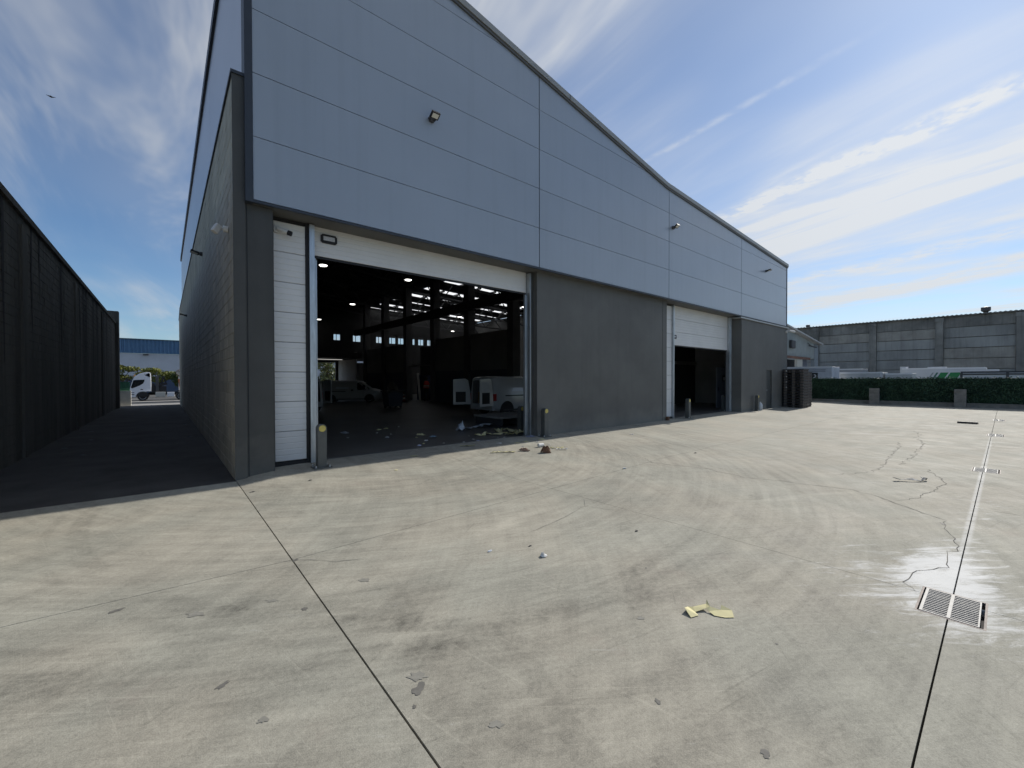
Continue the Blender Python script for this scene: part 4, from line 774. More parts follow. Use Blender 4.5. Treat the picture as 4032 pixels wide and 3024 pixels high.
# hedge wall
HW = thing('hedge_fence', 'green artificial hedge screen on a low grey wall at the edge of the yard', 'hedge', (34.8, 3, 0))
HX, HY0, HY1 = 34.8, -9.0, 12.0
MB().box((HX - .1, HY0, -.05), (HX + .1, HY1, .20)).build('low_wall', m_cblk, HW); MB().box((HX - .13, HY0, .20), (HX + .13, HY1, .245)).build('wall_coping', m_cblk, HW)
MB().box((HX - .02, HY0, .245), (HX + .06, HY1, 1.64)).build('mesh_panel', mat('hedge_backing', (.012, .03, .016), .9), HW)
rnd = random.Random(21); lv = MB()
def hs():
    z = .26 + rnd.random() * 1.42; return (HX - .03 - rnd.random() ** 2 * .10, rnd.uniform(HY0, HY1), z + (.06 * rnd.random() if z > 1.6 else 0))
leaves(lv, 26000, hs, .045, rnd); lv.build('leaves', m_hedge, HW, kind='stuff', nonorm=True)
for y, lab in ((5.32, 'pale block pier in the hedge wall nearer the black pallets'), (1.62, 'rough grey block pier in the hedge wall further from the pallets'), (-2.1, 'grey block pier in the hedge wall at the far right end')):
    P = thing('block_pier', lab, 'pier', (HX - .28, y, 0), 'piers of the hedge wall')
    for k in range(5): MB().box((HX - .48 + (.006 if k % 2 else 0), y - .235 + (.004 if k % 2 else 0), .004 + k * .205), (HX - .13, y + .235 - (.004 if k % 2 else 0), .004 + k * .205 + .198)).build('block', m_cblk, P, bevel=.008)
    MB().box((HX - .46, y - .22, .004), (HX - .13, y + .22, 1.02)).build('mortar', m_mortar, P)

# vehicles and boxes standing in the lower lot behind the hedge
def trailer(name, label, cat, x, y0, y1, zt_, depth, m, roofm=None):
    T = thing(name, label, cat, (x, (y0 + y1) / 2, -.9)); MB().box((x, y0, .15), (x + depth, y1, zt_)).build('body', m, T, bevel=.03)
    MB().box((x - .012, y0 + .02, zt_ - .07), (x + .05, y1 - .02, zt_ + .03)).build('roof_rail', roofm or mat('bright_rail', (.8, .8, .8), .4), T); MB().box((x + .2, y0 + .2, -.15), (x + depth - .2, y1 - .2, .15)).build('chassis', m_black, T)
    for yy in (y0 + .6, y1 - .6): MB().cyl((x + .1, yy, -.45), (x + .4, yy, -.45), .45, n=20).build('wheel', m_tyre, T)
    return T
m_tr = mat('trailer_white', (.62, .63, .64), .45, var=.06, vs=1)
tA = trailer('box_body', 'white box body with dark square sign behind the pallets', 'box body', 41, 8.93, 13.5, 2.6, 2.4, mat('mottled_white', (.52, .54, .58), .5, var=.16, vs=1.4))
MB().box((40.985, 9.86, 1.3), (41.0, 11.6, 2.12)).build('sign', mat('sign_black', (.03, .032, .033), .5), tA)
sp = []
for i in range(15):
    t = i / 14; y = 10.13 - .16 * math.sin(t * 2 * math.pi * .98 + .35) - .08 * (t - .5); sp.append((40.975, y, 1.98 - t * .58))
lt = MB()
for a, b in zip(sp, sp[1:]): lt.bar(a, b, .07, .012, up=(1, 0, 0))
lt.build('letter_s', mat('sign_white', (.7, .7, .7), .5), tA)
for k, z in enumerate((2.36, 2.24)): MB().box((40.985, 9.35, z - .025), (41.0, 11.3, z + .025)).build('stripe', mat('grey_stripe', (.24, .25, .28), .5), tA)
tB = trailer('container', 'low dirty white container beside the box body behind the hedge', 'container', 44, 6.30, 9.15, 2.13, 2.4, mat('dirty_white', (.5, .51, .50), .6, var=.15, vs=1.2))
for y in (6.4, 9.05): MB().box((43.96, y - .06, .2), (44.0, y + .06, 2.1)).build('corner_post', m_tr, tB)
trailer('container', 'short white container with a sloping top next to the long trailer', 'container', 44.3, 4.6, 6.2, 2.02, 2.2, mat('dirty_white', (.5, .51, .50), .6))
trailer('flat_truck', 'grey roofed vehicle far behind the low container', 'vehicle', 52, 8.9, 11.9, 2.58, 2.4, mat('grey_white', (.36, .37, .38), .5))
tC = trailer('long_trailer', 'long white trailer with slanted green stripes behind the hedge', 'trailer', 50, .95, 5.9, 2.50, 2.5, m_tr)
m_gr = mat('stripe_green', (.012, .20, .055), .45); m_gy = mat('stripe_grey', (.30, .34, .34), .5)
for y0, w, m_ in ((4.05, .10, m_gy), (3.80, .12, mat('stripe_dark_green', (.05, .16, .11), .5)), (3.55, .46, m_gr), (2.98, .62, m_gr), (2.26, .72, m_gr)):
    MB().prism([(y0, .9), (y0 + 0, .9), (y0 - w, .9), (y0 - w - .62, 2.13), (y0 - .62, 2.13)][1:], 'x', 49.985, 50.0).build('stripe', m_, tC)
for o in tC.children:
    if o.name.startswith('stripe'): o.location.y += .55
MB().box((50.3, 3.2, 2.5), (51.4, 4.3, 2.62)).build('roof_hatch', m_tr, tC); MB().box((50.05, 5.62, .2), (51.5, 6.0, 2.68)).build('headboard', m_tr, tC); MB().box((50, .3, 1.6), (52, .95, 2.36)).build('cooling_unit', m_tr, tC)
tD = trailer('flatbed', 'vehicle with dark framed roof at the far right behind the hedge', 'vehicle', 40, -4.0, 1.9, 2.06, 2.3, m_tr, mat('dark_frame', (.05, .05, .06), .5))
for y in (1.84, -.1, -2.0): MB().box((39.97, y - .06, .2), (40.0, y + .06, 2.0)).build('frame_post', m_steel, tD)
MB().box((39.965, -3.95, 1.86), (39.998, 1.85, 1.95)).build('frame_rail', m_steel, tD)

# ================================================================== FIXTURES ON THE WAREHOUSE
def floodlight(p, out, label, w=.30, tilt=55, lit=False):
    """p on the wall, out = outward unit vector (xy)"""
    o = Vector((out[0], out[1], 0)); sd_ = Vector((-o.y, o.x, 0)); T = thing('floodlight', label, 'floodlight', p, 'floodlights'); P = Vector(p)
    MB().box((P.x - .05, P.y - .05, P.z - .05), (P.x + .05, P.y + .05, P.z + .05)).build('wall_plate', m_steel, T)
    e = P + o * .13; b = MB(); b.bar(P + sd_ * .07, e + sd_ * .07, .02, .03); b.bar(P - sd_ * .07, e - sd_ * .07, .02, .03); b.build('bracket', m_steel, T)
    n = (o * math.cos(R(tilt)) - Vector((0, 0, 1)) * math.sin(R(tilt))).normalized(); up = sd_.cross(n).normalized(); c = e + o * .04
    def slab_(c, hw, hh, d0, d1): return [c + sd_ * a * hw + up * q * hh + n * d for d in (d0, d1) for a, q in ((-1, -1), (1, -1), (1, 1), (-1, 1))]
    F = [(0, 3, 2, 1), (4, 5, 6, 7), (0, 1, 5, 4), (1, 2, 6, 5), (2, 3, 7, 6), (3, 0, 4, 7)]
    MB().add(slab_(c, w / 2, w * .38, -.05, .0), F).build('housing', m_black, T); MB().add(slab_(c, w / 2 - .025, w * .38 - .025, .0, .004), F).build('lens', mat('lamp_lens', (.72, .70, .62), .35), T)
floodlight((4.45, 7.98, 7.23), (0, -1), 'black floodlight on the silver panels above the nearer roller door', .19, 60)
floodlight((14.53, 7.98, 7.26), (0, -1), 'black floodlight by the panel joint above the further roller door', .19, 55)
floodlight((23.85, 7.98, 7.2), (0, -1), 'black floodlight at the right end of the silver facade', .2, 75)
floodlight((.865, 15.05, 5.3), (-1, 0), 'dark floodlight high on the alley block wall, nearer one', .26, 75)
floodlight((.865, 25.9, 4.8), (-1, 0), 'dark floodlight on the alley block wall, further one', .26, 75)
m_cam = mat('camera_white', (.70, .69, .66), .4)
T = thing('security_camera', 'white bullet security camera on the white fixed leaf beside the roller door', 'camera', (1.60, 8.46, 4.33))
MB().cyl((1.58, 8.465, 4.35), (1.58, 8.43, 4.35), .062, n=20).build('mount', m_cam, T, smooth=40); MB().cyl((1.58, 8.41, 4.36), (1.73, 8.34, 4.30), .042, n=16).build('body', m_cam, T, smooth=40); MB().cyl((1.73, 8.34, 4.30), (1.785, 8.314, 4.278), .044, n=16).build('lens_hood', m_black, T, smooth=40)
T = thing('motion_detector', 'white swivel motion detector on the alley block wall near the corner', 'sensor', (.84, 8.75, 4.28))
MB().cyl((.872, 8.72, 4.26), (.80, 8.72, 4.26), .055, n=16).build('mount', m_cam, T, smooth=40); MB().cyl((.80, 8.72, 4.26), (.74, 8.70, 4.26), .025, n=10).build('arm', m_cam, T); MB().bar((.74, 8.70, 4.30), (.665, 8.66, 4.155), .085, .10).build('head', m_cam, T, bevel=.02)
T = thing('corner_camera', 'small white camera at the right corner of the warehouse', 'camera', (27.1, 7.95, 4.35))
MB().box((27.02, 7.86, 4.30), (27.14, 7.965, 4.42)).build('mount', m_cam, T); MB().cyl((27.1, 7.86, 4.36), (27.3, 7.66, 4.28), .06, n=12).build('body', m_cam, T); MB().cyl((26.85, 7.90, 4.28), (26.85, 7.965, 4.28), .07, n=12).build('sensor', m_cam, T)

# bollards
def bollard(x, y, label, sx=1, rot=0):
    z = zg(x, y) if y < 8.5 else .079; T = thing('bollard', label, 'bollard', (0, 0, 0), 'bollards')
    b = MB(); w, d, h = .075, .075, .70
    prof = [(-w, .012), (w, .012)] + [(w * math.cos(a * math.pi / 8), h + w * math.sin(a * math.pi / 8)) for a in range(9)]
    b.prism(prof, 'y', -d, d); b.build('post', m_bol, T, bevel=.006)
    MB().cyl((0, -d - .002, h), (0, -d - .006, h), .058, n=24).build('reflector', m_yel, T)
    pl = MB().box((-.15, -.13, 0), (.15, .13, .014)).build('base_plate', m_bol, T)
    for a, c in ((-.115, -.1), (.115, -.1), (-.115, .1), (.115, .1)): MB().cyl((a, c, .014), (a, c, .05), .016, n=8).build('bolt', m_galv, pl)
    T.location = (x, y, z); T.rotation_euler = (0, 0, rot)
bollard(2.14, 7.86, 'grey bollard with yellow disc at the left jamb of the nearer roller door')
bollard(7.93, 8.06, 'grey bollard with yellow disc before the dark wall right of the nearer roller door')
bollard(8.04, 9.17, 'grey bollard with yellow top standing just inside the nearer roller door')
bollard(15.98, 8.12, 'grey bollard at the left side of the further roller door')
bollard(22.15, 7.78, 'grey bollard at the right side of the further roller door beside a plastic jug')
bollard(20.95, 8.86, 'grey bollard just inside the further roller door')
jg = MB(); jg.lathe((22.72, 7.84, zg(22, 7.84)), 'z', [(0, .10), (.02, .115), (.28, .115), (.36, .06), (.38, .03), (.42, .03)], 16)
one('plastic_jug', jg, mat('clear_plastic', (.5, .54, .58), .15, var=.1, vs=6), 'clear plastic water jug on the ground by the right bollard', 'jug', (22.72, 7.84, zg(22, 7.84)), smooth=40)
kk = MB(); kk.box((14.5, 8.14, .07), (14.62, 8.24, .22)); one('stone_block', kk, m_brown, 'small brown block at the foot of the wall by the further roller door', 'block', (14.56, 8.19, .07), bevel=.02)

# black plastic pallets in two stacks
def pallet_proto():
    T = bpy.data.objects.new('pallet', None); link(T); L, Wd, h = .96, .95, .15
    d = MB(); d.box((0, 0, .105), (L, Wd, h)); d.box((.004, .004, .088), (L - .004, Wd - .004, .106)); d.build('deck', m_plast, T)
    for y in (0.02, Wd / 2 - .07, Wd - .16):
        r = MB(); r.box((.02, y, 0), (L - .02, y + .14, .03))
        for x in (.02, L / 2 - .08, L - .18): r.box((x, y + .003, .03), (x + .16, y + .137, .0878))
        r.build('runner', m_plastb, T)
    for y in (.28, .58):
        sl_ = MB().box((-.003, y, .112), (.001, y + .13, .142)); sl_.build('handle_slot', m_black, T)
    return T
pp = pallet_proto(); rnd = random.Random(2)
def stack(x, y, n, z0, where, rot):
    for k in range(n):
        o = pp if (k == 0 and where == 'front') else copy_tree(pp)
        o.location = (x + rnd.uniform(-.008, .008), y + rnd.uniform(-.012, .006), z0 + k * .15); o.rotation_euler = (0, 0, R(rot + rnd.uniform(-.3, .3)))
        pos = 'topmost' if k == n - 1 else 'bottom' if k == 0 else None
        tag(o, ('black plastic pallet, %s of the %s stack by the warehouse corner' % (pos, where)) if pos else '%s black plastic pallet from the bottom in the %s stack by the warehouse corner' % (ORD[k], where), 'pallet', '%s pallet stack' % where)
stack(26.2, 6.93, 14, zg(28, 7.3), 'front', 0); stack(27.3, 7.06, 13, zg(28, 7.3), 'back', 0)
lbm = mat('white_label', (.6, .6, .58), .7)
for o in [q for q in bpy.data.objects if q.name.startswith('pallet') and q.parent is None]:
    if o.location.x < 26.9 and round((o.location.z) / .15) in (7, 9, 11, 13): MB().box((-.006, .78, .03), (-.001, .83, .085)).build('paper_label', lbm, o, raw=True)

# drain grates on the joint
def grate():
    T = bpy.data.objects.new('drain_grate', None); link(T); L, Wd = .51, .34
    fr = MB(); fr.box((0, 0, -.05), (L, .012, .001)); fr.box((0, Wd - .012, -.05), (L, Wd, .001)); fr.box((0, .012, -.05), (.012, Wd - .012, .001)); fr.box((L - .012, .012, -.05), (L, Wd - .012, .001)); fr.build('frame', m_ironr, T)
    gf = MB(); y0, y1 = .03, Wd - .022; x0, x1 = .02, L - .02
    gf.box((x0, y0, -.03), (x1, y0 + .008, .004)); gf.box((x0, y1 - .016, -.03), (x1, y1, .004)); gf.box((x0, (y0 + y1) / 2 - .009, -.03), (x1, (y0 + y1) / 2 + .009, .004)); gf.box((x0, y0, -.03), (x0 + .012, y1, .0035)); gf.box((x1 - .012, y0, -.03), (x1, y1, .0035)); gf.build('grid_frame', m_iron, T)
    n = 13
    for half in (0, 1):
        a, b = ((y0 + .008, (y0 + y1) / 2 - .009), ((y0 + y1) / 2 + .009, y1 - .016))[half]
        for i in range(n): x = x0 + .02 + (x1 - x0 - .04) * (i + .5) / n; MB().box((x - .0045, a, -.008), (x + .0045, b, .0025)).build('slat', m_iron, T)
    MB().add([(0, 0, -.30), (L, 0, -.30), (L, Wd, -.30), (0, Wd, -.30), (0, 0, -.001), (L, 0, -.001), (L, Wd, -.001), (0, Wd, -.001)], [(0, 1, 2, 3), (0, 4, 5, 1), (1, 5, 6, 2), (2, 6, 7, 3), (3, 7, 4, 0)]).build('pit', m_pit, T, nonorm=True)
    return T
gp = grate()
GL = ['slotted drain grate with white lime stains, nearest the camera', 'slotted drain grate second along the joint, beside the curved strip', 'slotted drain grate third along the joint', 'slotted drain grate farthest along the joint']
GT = [gp] + [copy_tree(gp) for _ in GR[1:]]
for q, o, l in zip(GR, GT, GL): o.location = (q[0], q[2], .0); o.scale = ((q[1] - q[0]) / .51, 1, 1); tag(o, l, 'drain grate', 'drain grates along the joint')

# ================================================================== LITTER
def sheet(name, pts, m, label, cat='paper', thick=.0015, group=None, faces=None):
    """thin folded sheet from 3d points (world)"""
    z0 = min(p[2] for p in pts); c = Vector((sum(p[0] for p in pts) / len(pts), sum(p[1] for p in pts) / len(pts), z0)); n = len(pts); fs = faces or [tuple(range(n))]
    me = bpy.data.meshes.new(name); me.from_pydata([(p[0] - c.x, p[1] - c.y, p[2] - c.z) for p in pts], [], fs); me.materials.append(m)
    o = bpy.data.objects.new(name, me); o.location = c; link(o); md = o.modifiers.new('thickness', 'SOLIDIFY'); md.thickness = thick; md.offset = 1
    return tag(o, label, cat, group)
# folded yellow paper strip in the foreground
Pp = [(2.865, 1.453, .012), (2.803, 1.445, .03), (2.85, 1.391, .006), (2.883, 1.423, .018), (2.93, 1.352, .02), (2.975, 1.372, .028), (2.764, 1.379, .004), (2.828, 1.357, .004), (2.922, 1.328, .012), (2.958, 1.338, .03), (2.91, 1.286, .004), (2.992, 1.28, .016), (2.943, 1.226, .004), (3.05, 1.225, .016), (2.991, 1.187, .004), (3.03, 1.29, .035), (3.01, 1.385, .045)]
sheet('paper_strip', Pp, m_paper_y, 'long folded yellow paper strip lying alone on the concrete in the foreground', faces=[(0, 1, 2, 3), (3, 2, 4, 5), (1, 6, 7, 2), (4, 8, 9, 5), (8, 10, 11, 9), (10, 12, 14, 11), (11, 14, 13), (11, 13, 15), (5, 9, 16)])
def crumple(name, x, y, r, h, m, label, cat, seed, z=None, el=1.0, rot=0.0, n=11, rings=3, group=None):
    rnd = random.Random(seed); z = zg(x, y) if z is None else z; pts = [(x, y, z + h)]; fs = []
    for k in range(1, rings + 1):
        for i in range(n):
            a = 2 * math.pi * i / n + k * .3; q = r * k / rings * rnd.uniform(.7, 1.2); u, v = q * math.cos(a), q * math.sin(a) * el
            zz = h * (1 - (k / rings) ** 2) * rnd.uniform(.3, 1.3) + .003 + (rnd.random() ** 3 * h * .5)
            pts.append((x + u * math.cos(rot) - v * math.sin(rot), y + u * math.sin(rot) + v * math.cos(rot), z + zz))
    fs += [(0, 1 + i, 1 + (i + 1) % n) for i in range(n)]
    for k in range(rings - 1):
        for i in range(n): a = 1 + k * n + i; b = 1 + k * n + (i + 1) % n; fs += [(a, a + n, b + n), (a, b + n, b)]
    return sheet(name, pts, m, label, cat, faces=fs, group=group)
crumple('crumpled_paper', 2.683, 2.748, .032, .03, m_paper_w, 'small crumpled white paper alone in the middle of the yard', 'paper', 1)
crumple('torn_scrap', 2.37, 3.16, .03, .006, m_film, 'pale torn plastic scrap left of the crumpled white paper', 'scrap', 31, el=.5)
crumple('crumpled_cardboard', 6.40, 6.47, .13, .13, m_brown, 'crumpled dark brown cardboard lump outside the roller door', 'cardboard', 2, el=.6, rot=R(-50))
crumple('crumpled_cardboard', 6.12, 6.87, .12, .06, m_tan, 'flattened tan cardboard scrap left of the dark brown lump', 'cardboard', 3, el=.35, rot=R(-50))
def strip(name, pts, w, m, label, seed, cat='foam strip', z=None, group=None, hz=.03):
    rnd = random.Random(seed); vs = []; fs = []; P = []
    for (ax, ay), (bx, by) in zip(pts, pts[1:]):
        for i in range(4): P.append((ax + (bx - ax) * i / 4, ay + (by - ay) * i / 4))
    P.append(pts[-1])
    for i, (x, y) in enumerate(P):
        a, b = P[max(0, i - 1)], P[min(len(P) - 1, i + 1)]; d = Vector((b[0] - a[0], b[1] - a[1])).normalized(); zb = zg(x, y) if z is None else z; q = w * rnd.uniform(.6, 1.15) / 2
        h = rnd.random() * hz; vs += [(x - d.y * q, y + d.x * q, zb + .004 + h), (x + d.y * q, y - d.x * q, zb + .004 + rnd.random() * hz)]
    fs = [(2 * i, 2 * i + 1, 2 * i + 3, 2 * i + 2) for i in range(len(P) - 1)]
    return sheet(name, vs, m, label, cat, .006, group, fs)
strip('foam_strip', [(5.36, 7.1), (5.5, 7.08), (5.62, 7.0), (5.86, 6.86)], .06, m_paper_y, 'yellow foam strip lying on sunlit concrete left of the cardboard', 4)
strip('foam_strip', [(6.75, 6.78), (6.9, 6.72), (7.0, 6.6), (7.12, 6.62)], .05, m_paper_y, 'pale yellow strip lying right of the brown cardboard lump', 5); strip('foam_strip', [(6.82, 6.56), (6.95, 6.48), (7.05, 6.42)], .05, m_paper_w, 'short white strip below the pale yellow strip', 6)
strip('foam_strip', [(6.55, 9.4), (6.8, 9.3), (6.95, 9.45), (7.05, 9.2), (7.35, 8.95)], .12, m_paper_y, 'wavy yellow foam strip on the shaded floor just inside the nearer door', 7, z=.08, hz=.09)
strip('foam_strip', [(7.55, 9.45), (7.45, 9.6), (7.7, 9.6), (7.85, 9.3), (7.6, 9.15), (7.75, 8.95), (7.95, 9.0)], .16, m_paper_y, 'tangled heap of yellow foam beside the inner bollard', 8, z=.08, hz=.13)
strip('foam_strip', [(7.3, 9.0), (7.5, 8.8), (7.62, 8.75)], .16, m_paper_y, 'loose end of yellow foam spilling over the door sill', 9, z=.08, hz=.12)
strip('foam_strip', [(5.25, 8.13), (5.4, 8.05), (5.58, 8.0)], .08, mat('dull_foam', (.38, .36, .2), .8, var=.2, vs=20), 'dull yellow strip on the shaded edge of the door sill', 10, hz=.03)
strip('foam_strip', [(9.40, .86), (9.36, .80), (9.2, .86), (8.98, 1.14)], .05, mat('pale_strip', (.42, .40, .37), .7, var=.25, vs=20), 'bent pale strip lying between the cracks near the second grate', 11, hz=.05)
crumple('plastic_wrap', 6.95, 10.7, .17, .2, m_film, 'bunched clear plastic wrap on the floor inside the nearer door', 'plastic wrap', 12, z=.08)
strip('plastic_wrap', [(7.15, 10.75), (7.7, 10.9), (8.2, 11.1), (8.7, 11.3)], .2, m_film, 'trailing clear plastic wrap leading to the low platform', 13, cat='plastic wrap', z=.08, hz=.10)
crumple('plastic_wrap', 7.62, 8.3, .16, .03, mat('blue_film', (.22, .24, .32), .35, var=.2, vs=9), 'bluish plastic sheet flat at the foot of the right door jamb', 'plastic wrap', 14)
LP = [(5.063, 12.428), (5.38, 12.636), (4.749, 11.778), (4.941, 11.264), (4.584, 10.698), (4.013, 12.381), (3.75, 11.309), (5.502, 10.566), (5.187, 10.178), (5.606, 10.04), (5.09, 9.482), (4.817, 9.083), (4.604, 8.897), (6.412, 9.487), (6.149, 8.896), (6.1, 8.62), (5.69, 8.64), (5.234, 8.837), (6.849, 8.75), (6.999, 8.66), (5.904, 12.857)]
LPB = [(m_paper_y, .13), (m_paper_y, .12), (m_paper_w, .06), (m_paper_w, .06), (m_film, .13), (m_film, .2), (m_paper_w, .05), (m_paper_y, .17), (m_paper_y, .05), (mat('blue_paper', (.2, .3, .4), .7), .12), (m_paper_w, .08), (m_paper_y, .06), (mat('lilac_paper', (.5, .52, .65), .7), .10), (m_paper_w, .04), (m_paper_w, .05), (mat('lilac_paper', (.5, .52, .65), .7), .055), (m_paper_w, .04), (m_paper_w, .03), (m_paper_w, .03), (m_paper_w, .05), (m_paper_w, .05)]
def rank(k):
    same = sorted((p[0] / p[1], i) for i, (p, q) in enumerate(zip(LP, LPB)) if q[0].name == LPB[k][0].name); return ORD[[i for _, i in same].index(k)]
for k, ((x, y), (m_, r)) in enumerate(zip(LP, LPB)):
    cn = {'yellow_paper': 'yellow', 'white_paper': 'white', 'clear_film': 'greyish', 'blue_paper': 'blue', 'lilac_paper': 'lilac'}[m_.name]
    crumple('paper_scrap', x, y, r * .85, r * .2, m_, '%s %s scrap from the left on the shaded floor inside the nearer roller door' % (rank(k), cn), 'paper', 60 + k, z=.08 if y > 8.58 else None, el=.6, rot=R(20 * k), group='%s scraps on the warehouse floor' % cn)
OP = [(7.519, 7.734, m_paper_y, .11, .4, 'pale yellow paper strip at the foot of the outer right bollard'), (6.947, 7.74, m_paper_y, .08, .6, 'square yellow paper at the shadow edge outside the door'), (6.634, 7.703, m_paper_y, .07, .5, 'narrow yellow paper touching the shadow edge left of the square one'), (7.123, 7.511, m_paper_w, .07, .35, 'thin white paper slip between the bollard and the white lump'), (7.146, 7.114, m_paper_w, .04, .5, 'tiny white paper chip right of the white lump'),
      (6.239, 7.931, m_paper_w, .09, .45, 'white open carton scrap half in the shadow of the door'), (6.448, 7.289, m_film, .04, .5, 'tiny greyish chip left of the white lump'), (3.114, 6.888, m_paper_y, .035, .8, 'small square yellow note on sunlit concrete near the left bollard'), (3.9, 7.75, mat('dull_foam', (.38, .36, .2), .8), .1, .25, 'dull yellow sliver in the shadow in front of the nearer door'), (10.3, 6.9, m_paper_w, .07, .4, 'pale flattened paper in front of the dark wall')]
for k, (x, y, m_, r, el, lab) in enumerate(OP): crumple('paper_scrap', x, y, r, r * .15, m_, lab, 'paper', 90 + k, el=el, rot=R(-40), n=8, rings=2, group='scraps outside the roller door')
cp = MB(); cp.lathe((6.77, 7.01, zg(6.77, 7.01) + .045), 'x', [(-.09, .03), (-.08, .042), (.07, .042), (.085, .025)], 12); one('packing_scrap', cp, m_paper_w, 'white rounded lump of packing lying in the sun outside the door', 'packing', (6.77, 7.01, zg(6.77, 7.01)), smooth=40)
cg = MB(); cg.cyl((6.42, 4.49, .012), (6.47, 4.455, .012), .011, n=8); one('white_stub', cg, m_paper_w, 'tiny white cylinder lying on the joint in the yard', 'stub', (6.45, 4.47, 0))
bb = MB(); bb.box((22.3, .62, .0), (22.42, 1.12, .07)); bb.box((22.31, .60, .01), (22.41, .615, .06)); one('black_block', bb, m_black, 'black rubber bar lying on the far right of the yard', 'rubber bar', (22.36, .87, 0), bevel=.012)
for k, (x, y, r, lab) in enumerate(((9.0, 4.4, .05, 'small dark chip far out on the sunlit yard'), (3.9, 2.55, .03, 'dark leaf lying right of the crumpled white paper'), (2.75, 3.0, .02, 'small dark leaf just beyond the crumpled white paper'), (0.98, 7.05, .05, 'black flake near the corner joint'), (1.75, 7.05, .03, 'small dark flake between the corner joint and the left bollard'))):
    crumple('dark_flake', x, y, r, r * .3, m_crack, lab, 'debris', 120 + k, el=.5, n=8, rings=2, group='dark flakes on the yard')
for k, (x, y, r) in enumerate(sorted(((-1.4, 13.2, .06), (-1.9, 14.9, .08), (-1.6, 16.6, .07), (-.2, 12.4, .04), (.55, 15.5, .08), (.6, 20, .08), (-1.9, 19.4, .08)), key=lambda q: q[1])):
    crumple('paper_scrap', x, y, r, r * .3, mat('dull_scrap', (.16, .16, .17), .8), '%s faint scrap from the near end of the dark alley floor' % ORD[k], 'litter', 140 + k, z=za(y) + .002, el=.4, n=8, rings=2, group='scraps on the alley floor')

# ================================================================== INSIDE THE WAREHOUSE
for x, y, z, lab in ((5.75, 20.6, 7.0, 'lit ceiling lamp at the upper left of the door opening'), (10.1, 20.7, 7.0, 'lit ceiling lamp hanging in the middle of the left bay'), (10.3, 29.9, 7.0, 'lit ceiling lamp further back in the left bay'), (10.4, 38.6, 6.9, 'lit ceiling lamp at the rear of the left bay'), (20.5, 23.0, 7.0, 'lit ceiling lamp behind the right edge of the door opening'), (19.3, 29.9, 6.95, 'small lit ceiling lamp in the middle of the far bay'), (23.7, 29.7, 6.95, 'small lit ceiling lamp at the right of the far bay'), (24.2, 38.9, 6.9, 'small lit ceiling lamp at the rear of the far bay')):
    T = thing('ceiling_lamp', lab, 'lamp', (x, y, z), 'ceiling lamps'); MB().cyl((x, y, z + .06), (x, y, zr(x) - .05), .012, n=6).build('cable', m_steel, T); MB().lathe((x, y, z), 'z', [(.0, .20), (.05, .19), (.16, .1), (.2, .06)], 16).build('housing', m_steel, T)
    MB().lathe((x, y, z), 'z', [(-.03, .15), (-.001, .18)], 16).build('glowing_lens', m_lamp, T)
T = thing('tube_light', 'long tube light under the dark mezzanine near the rear doorway', 'lamp', (10.2, 35.5, 3.3)); MB().box((9.2, 35.45, 3.3), (11.4, 35.55, 3.345)).build('housing', m_steel, T); MB().box((9.25, 35.47, 3.27), (11.35, 35.53, 3.298)).build('tube', mat('tube_glow', (1, 1, 1), .5, emit=(1, .97, .9), es=.7), T)

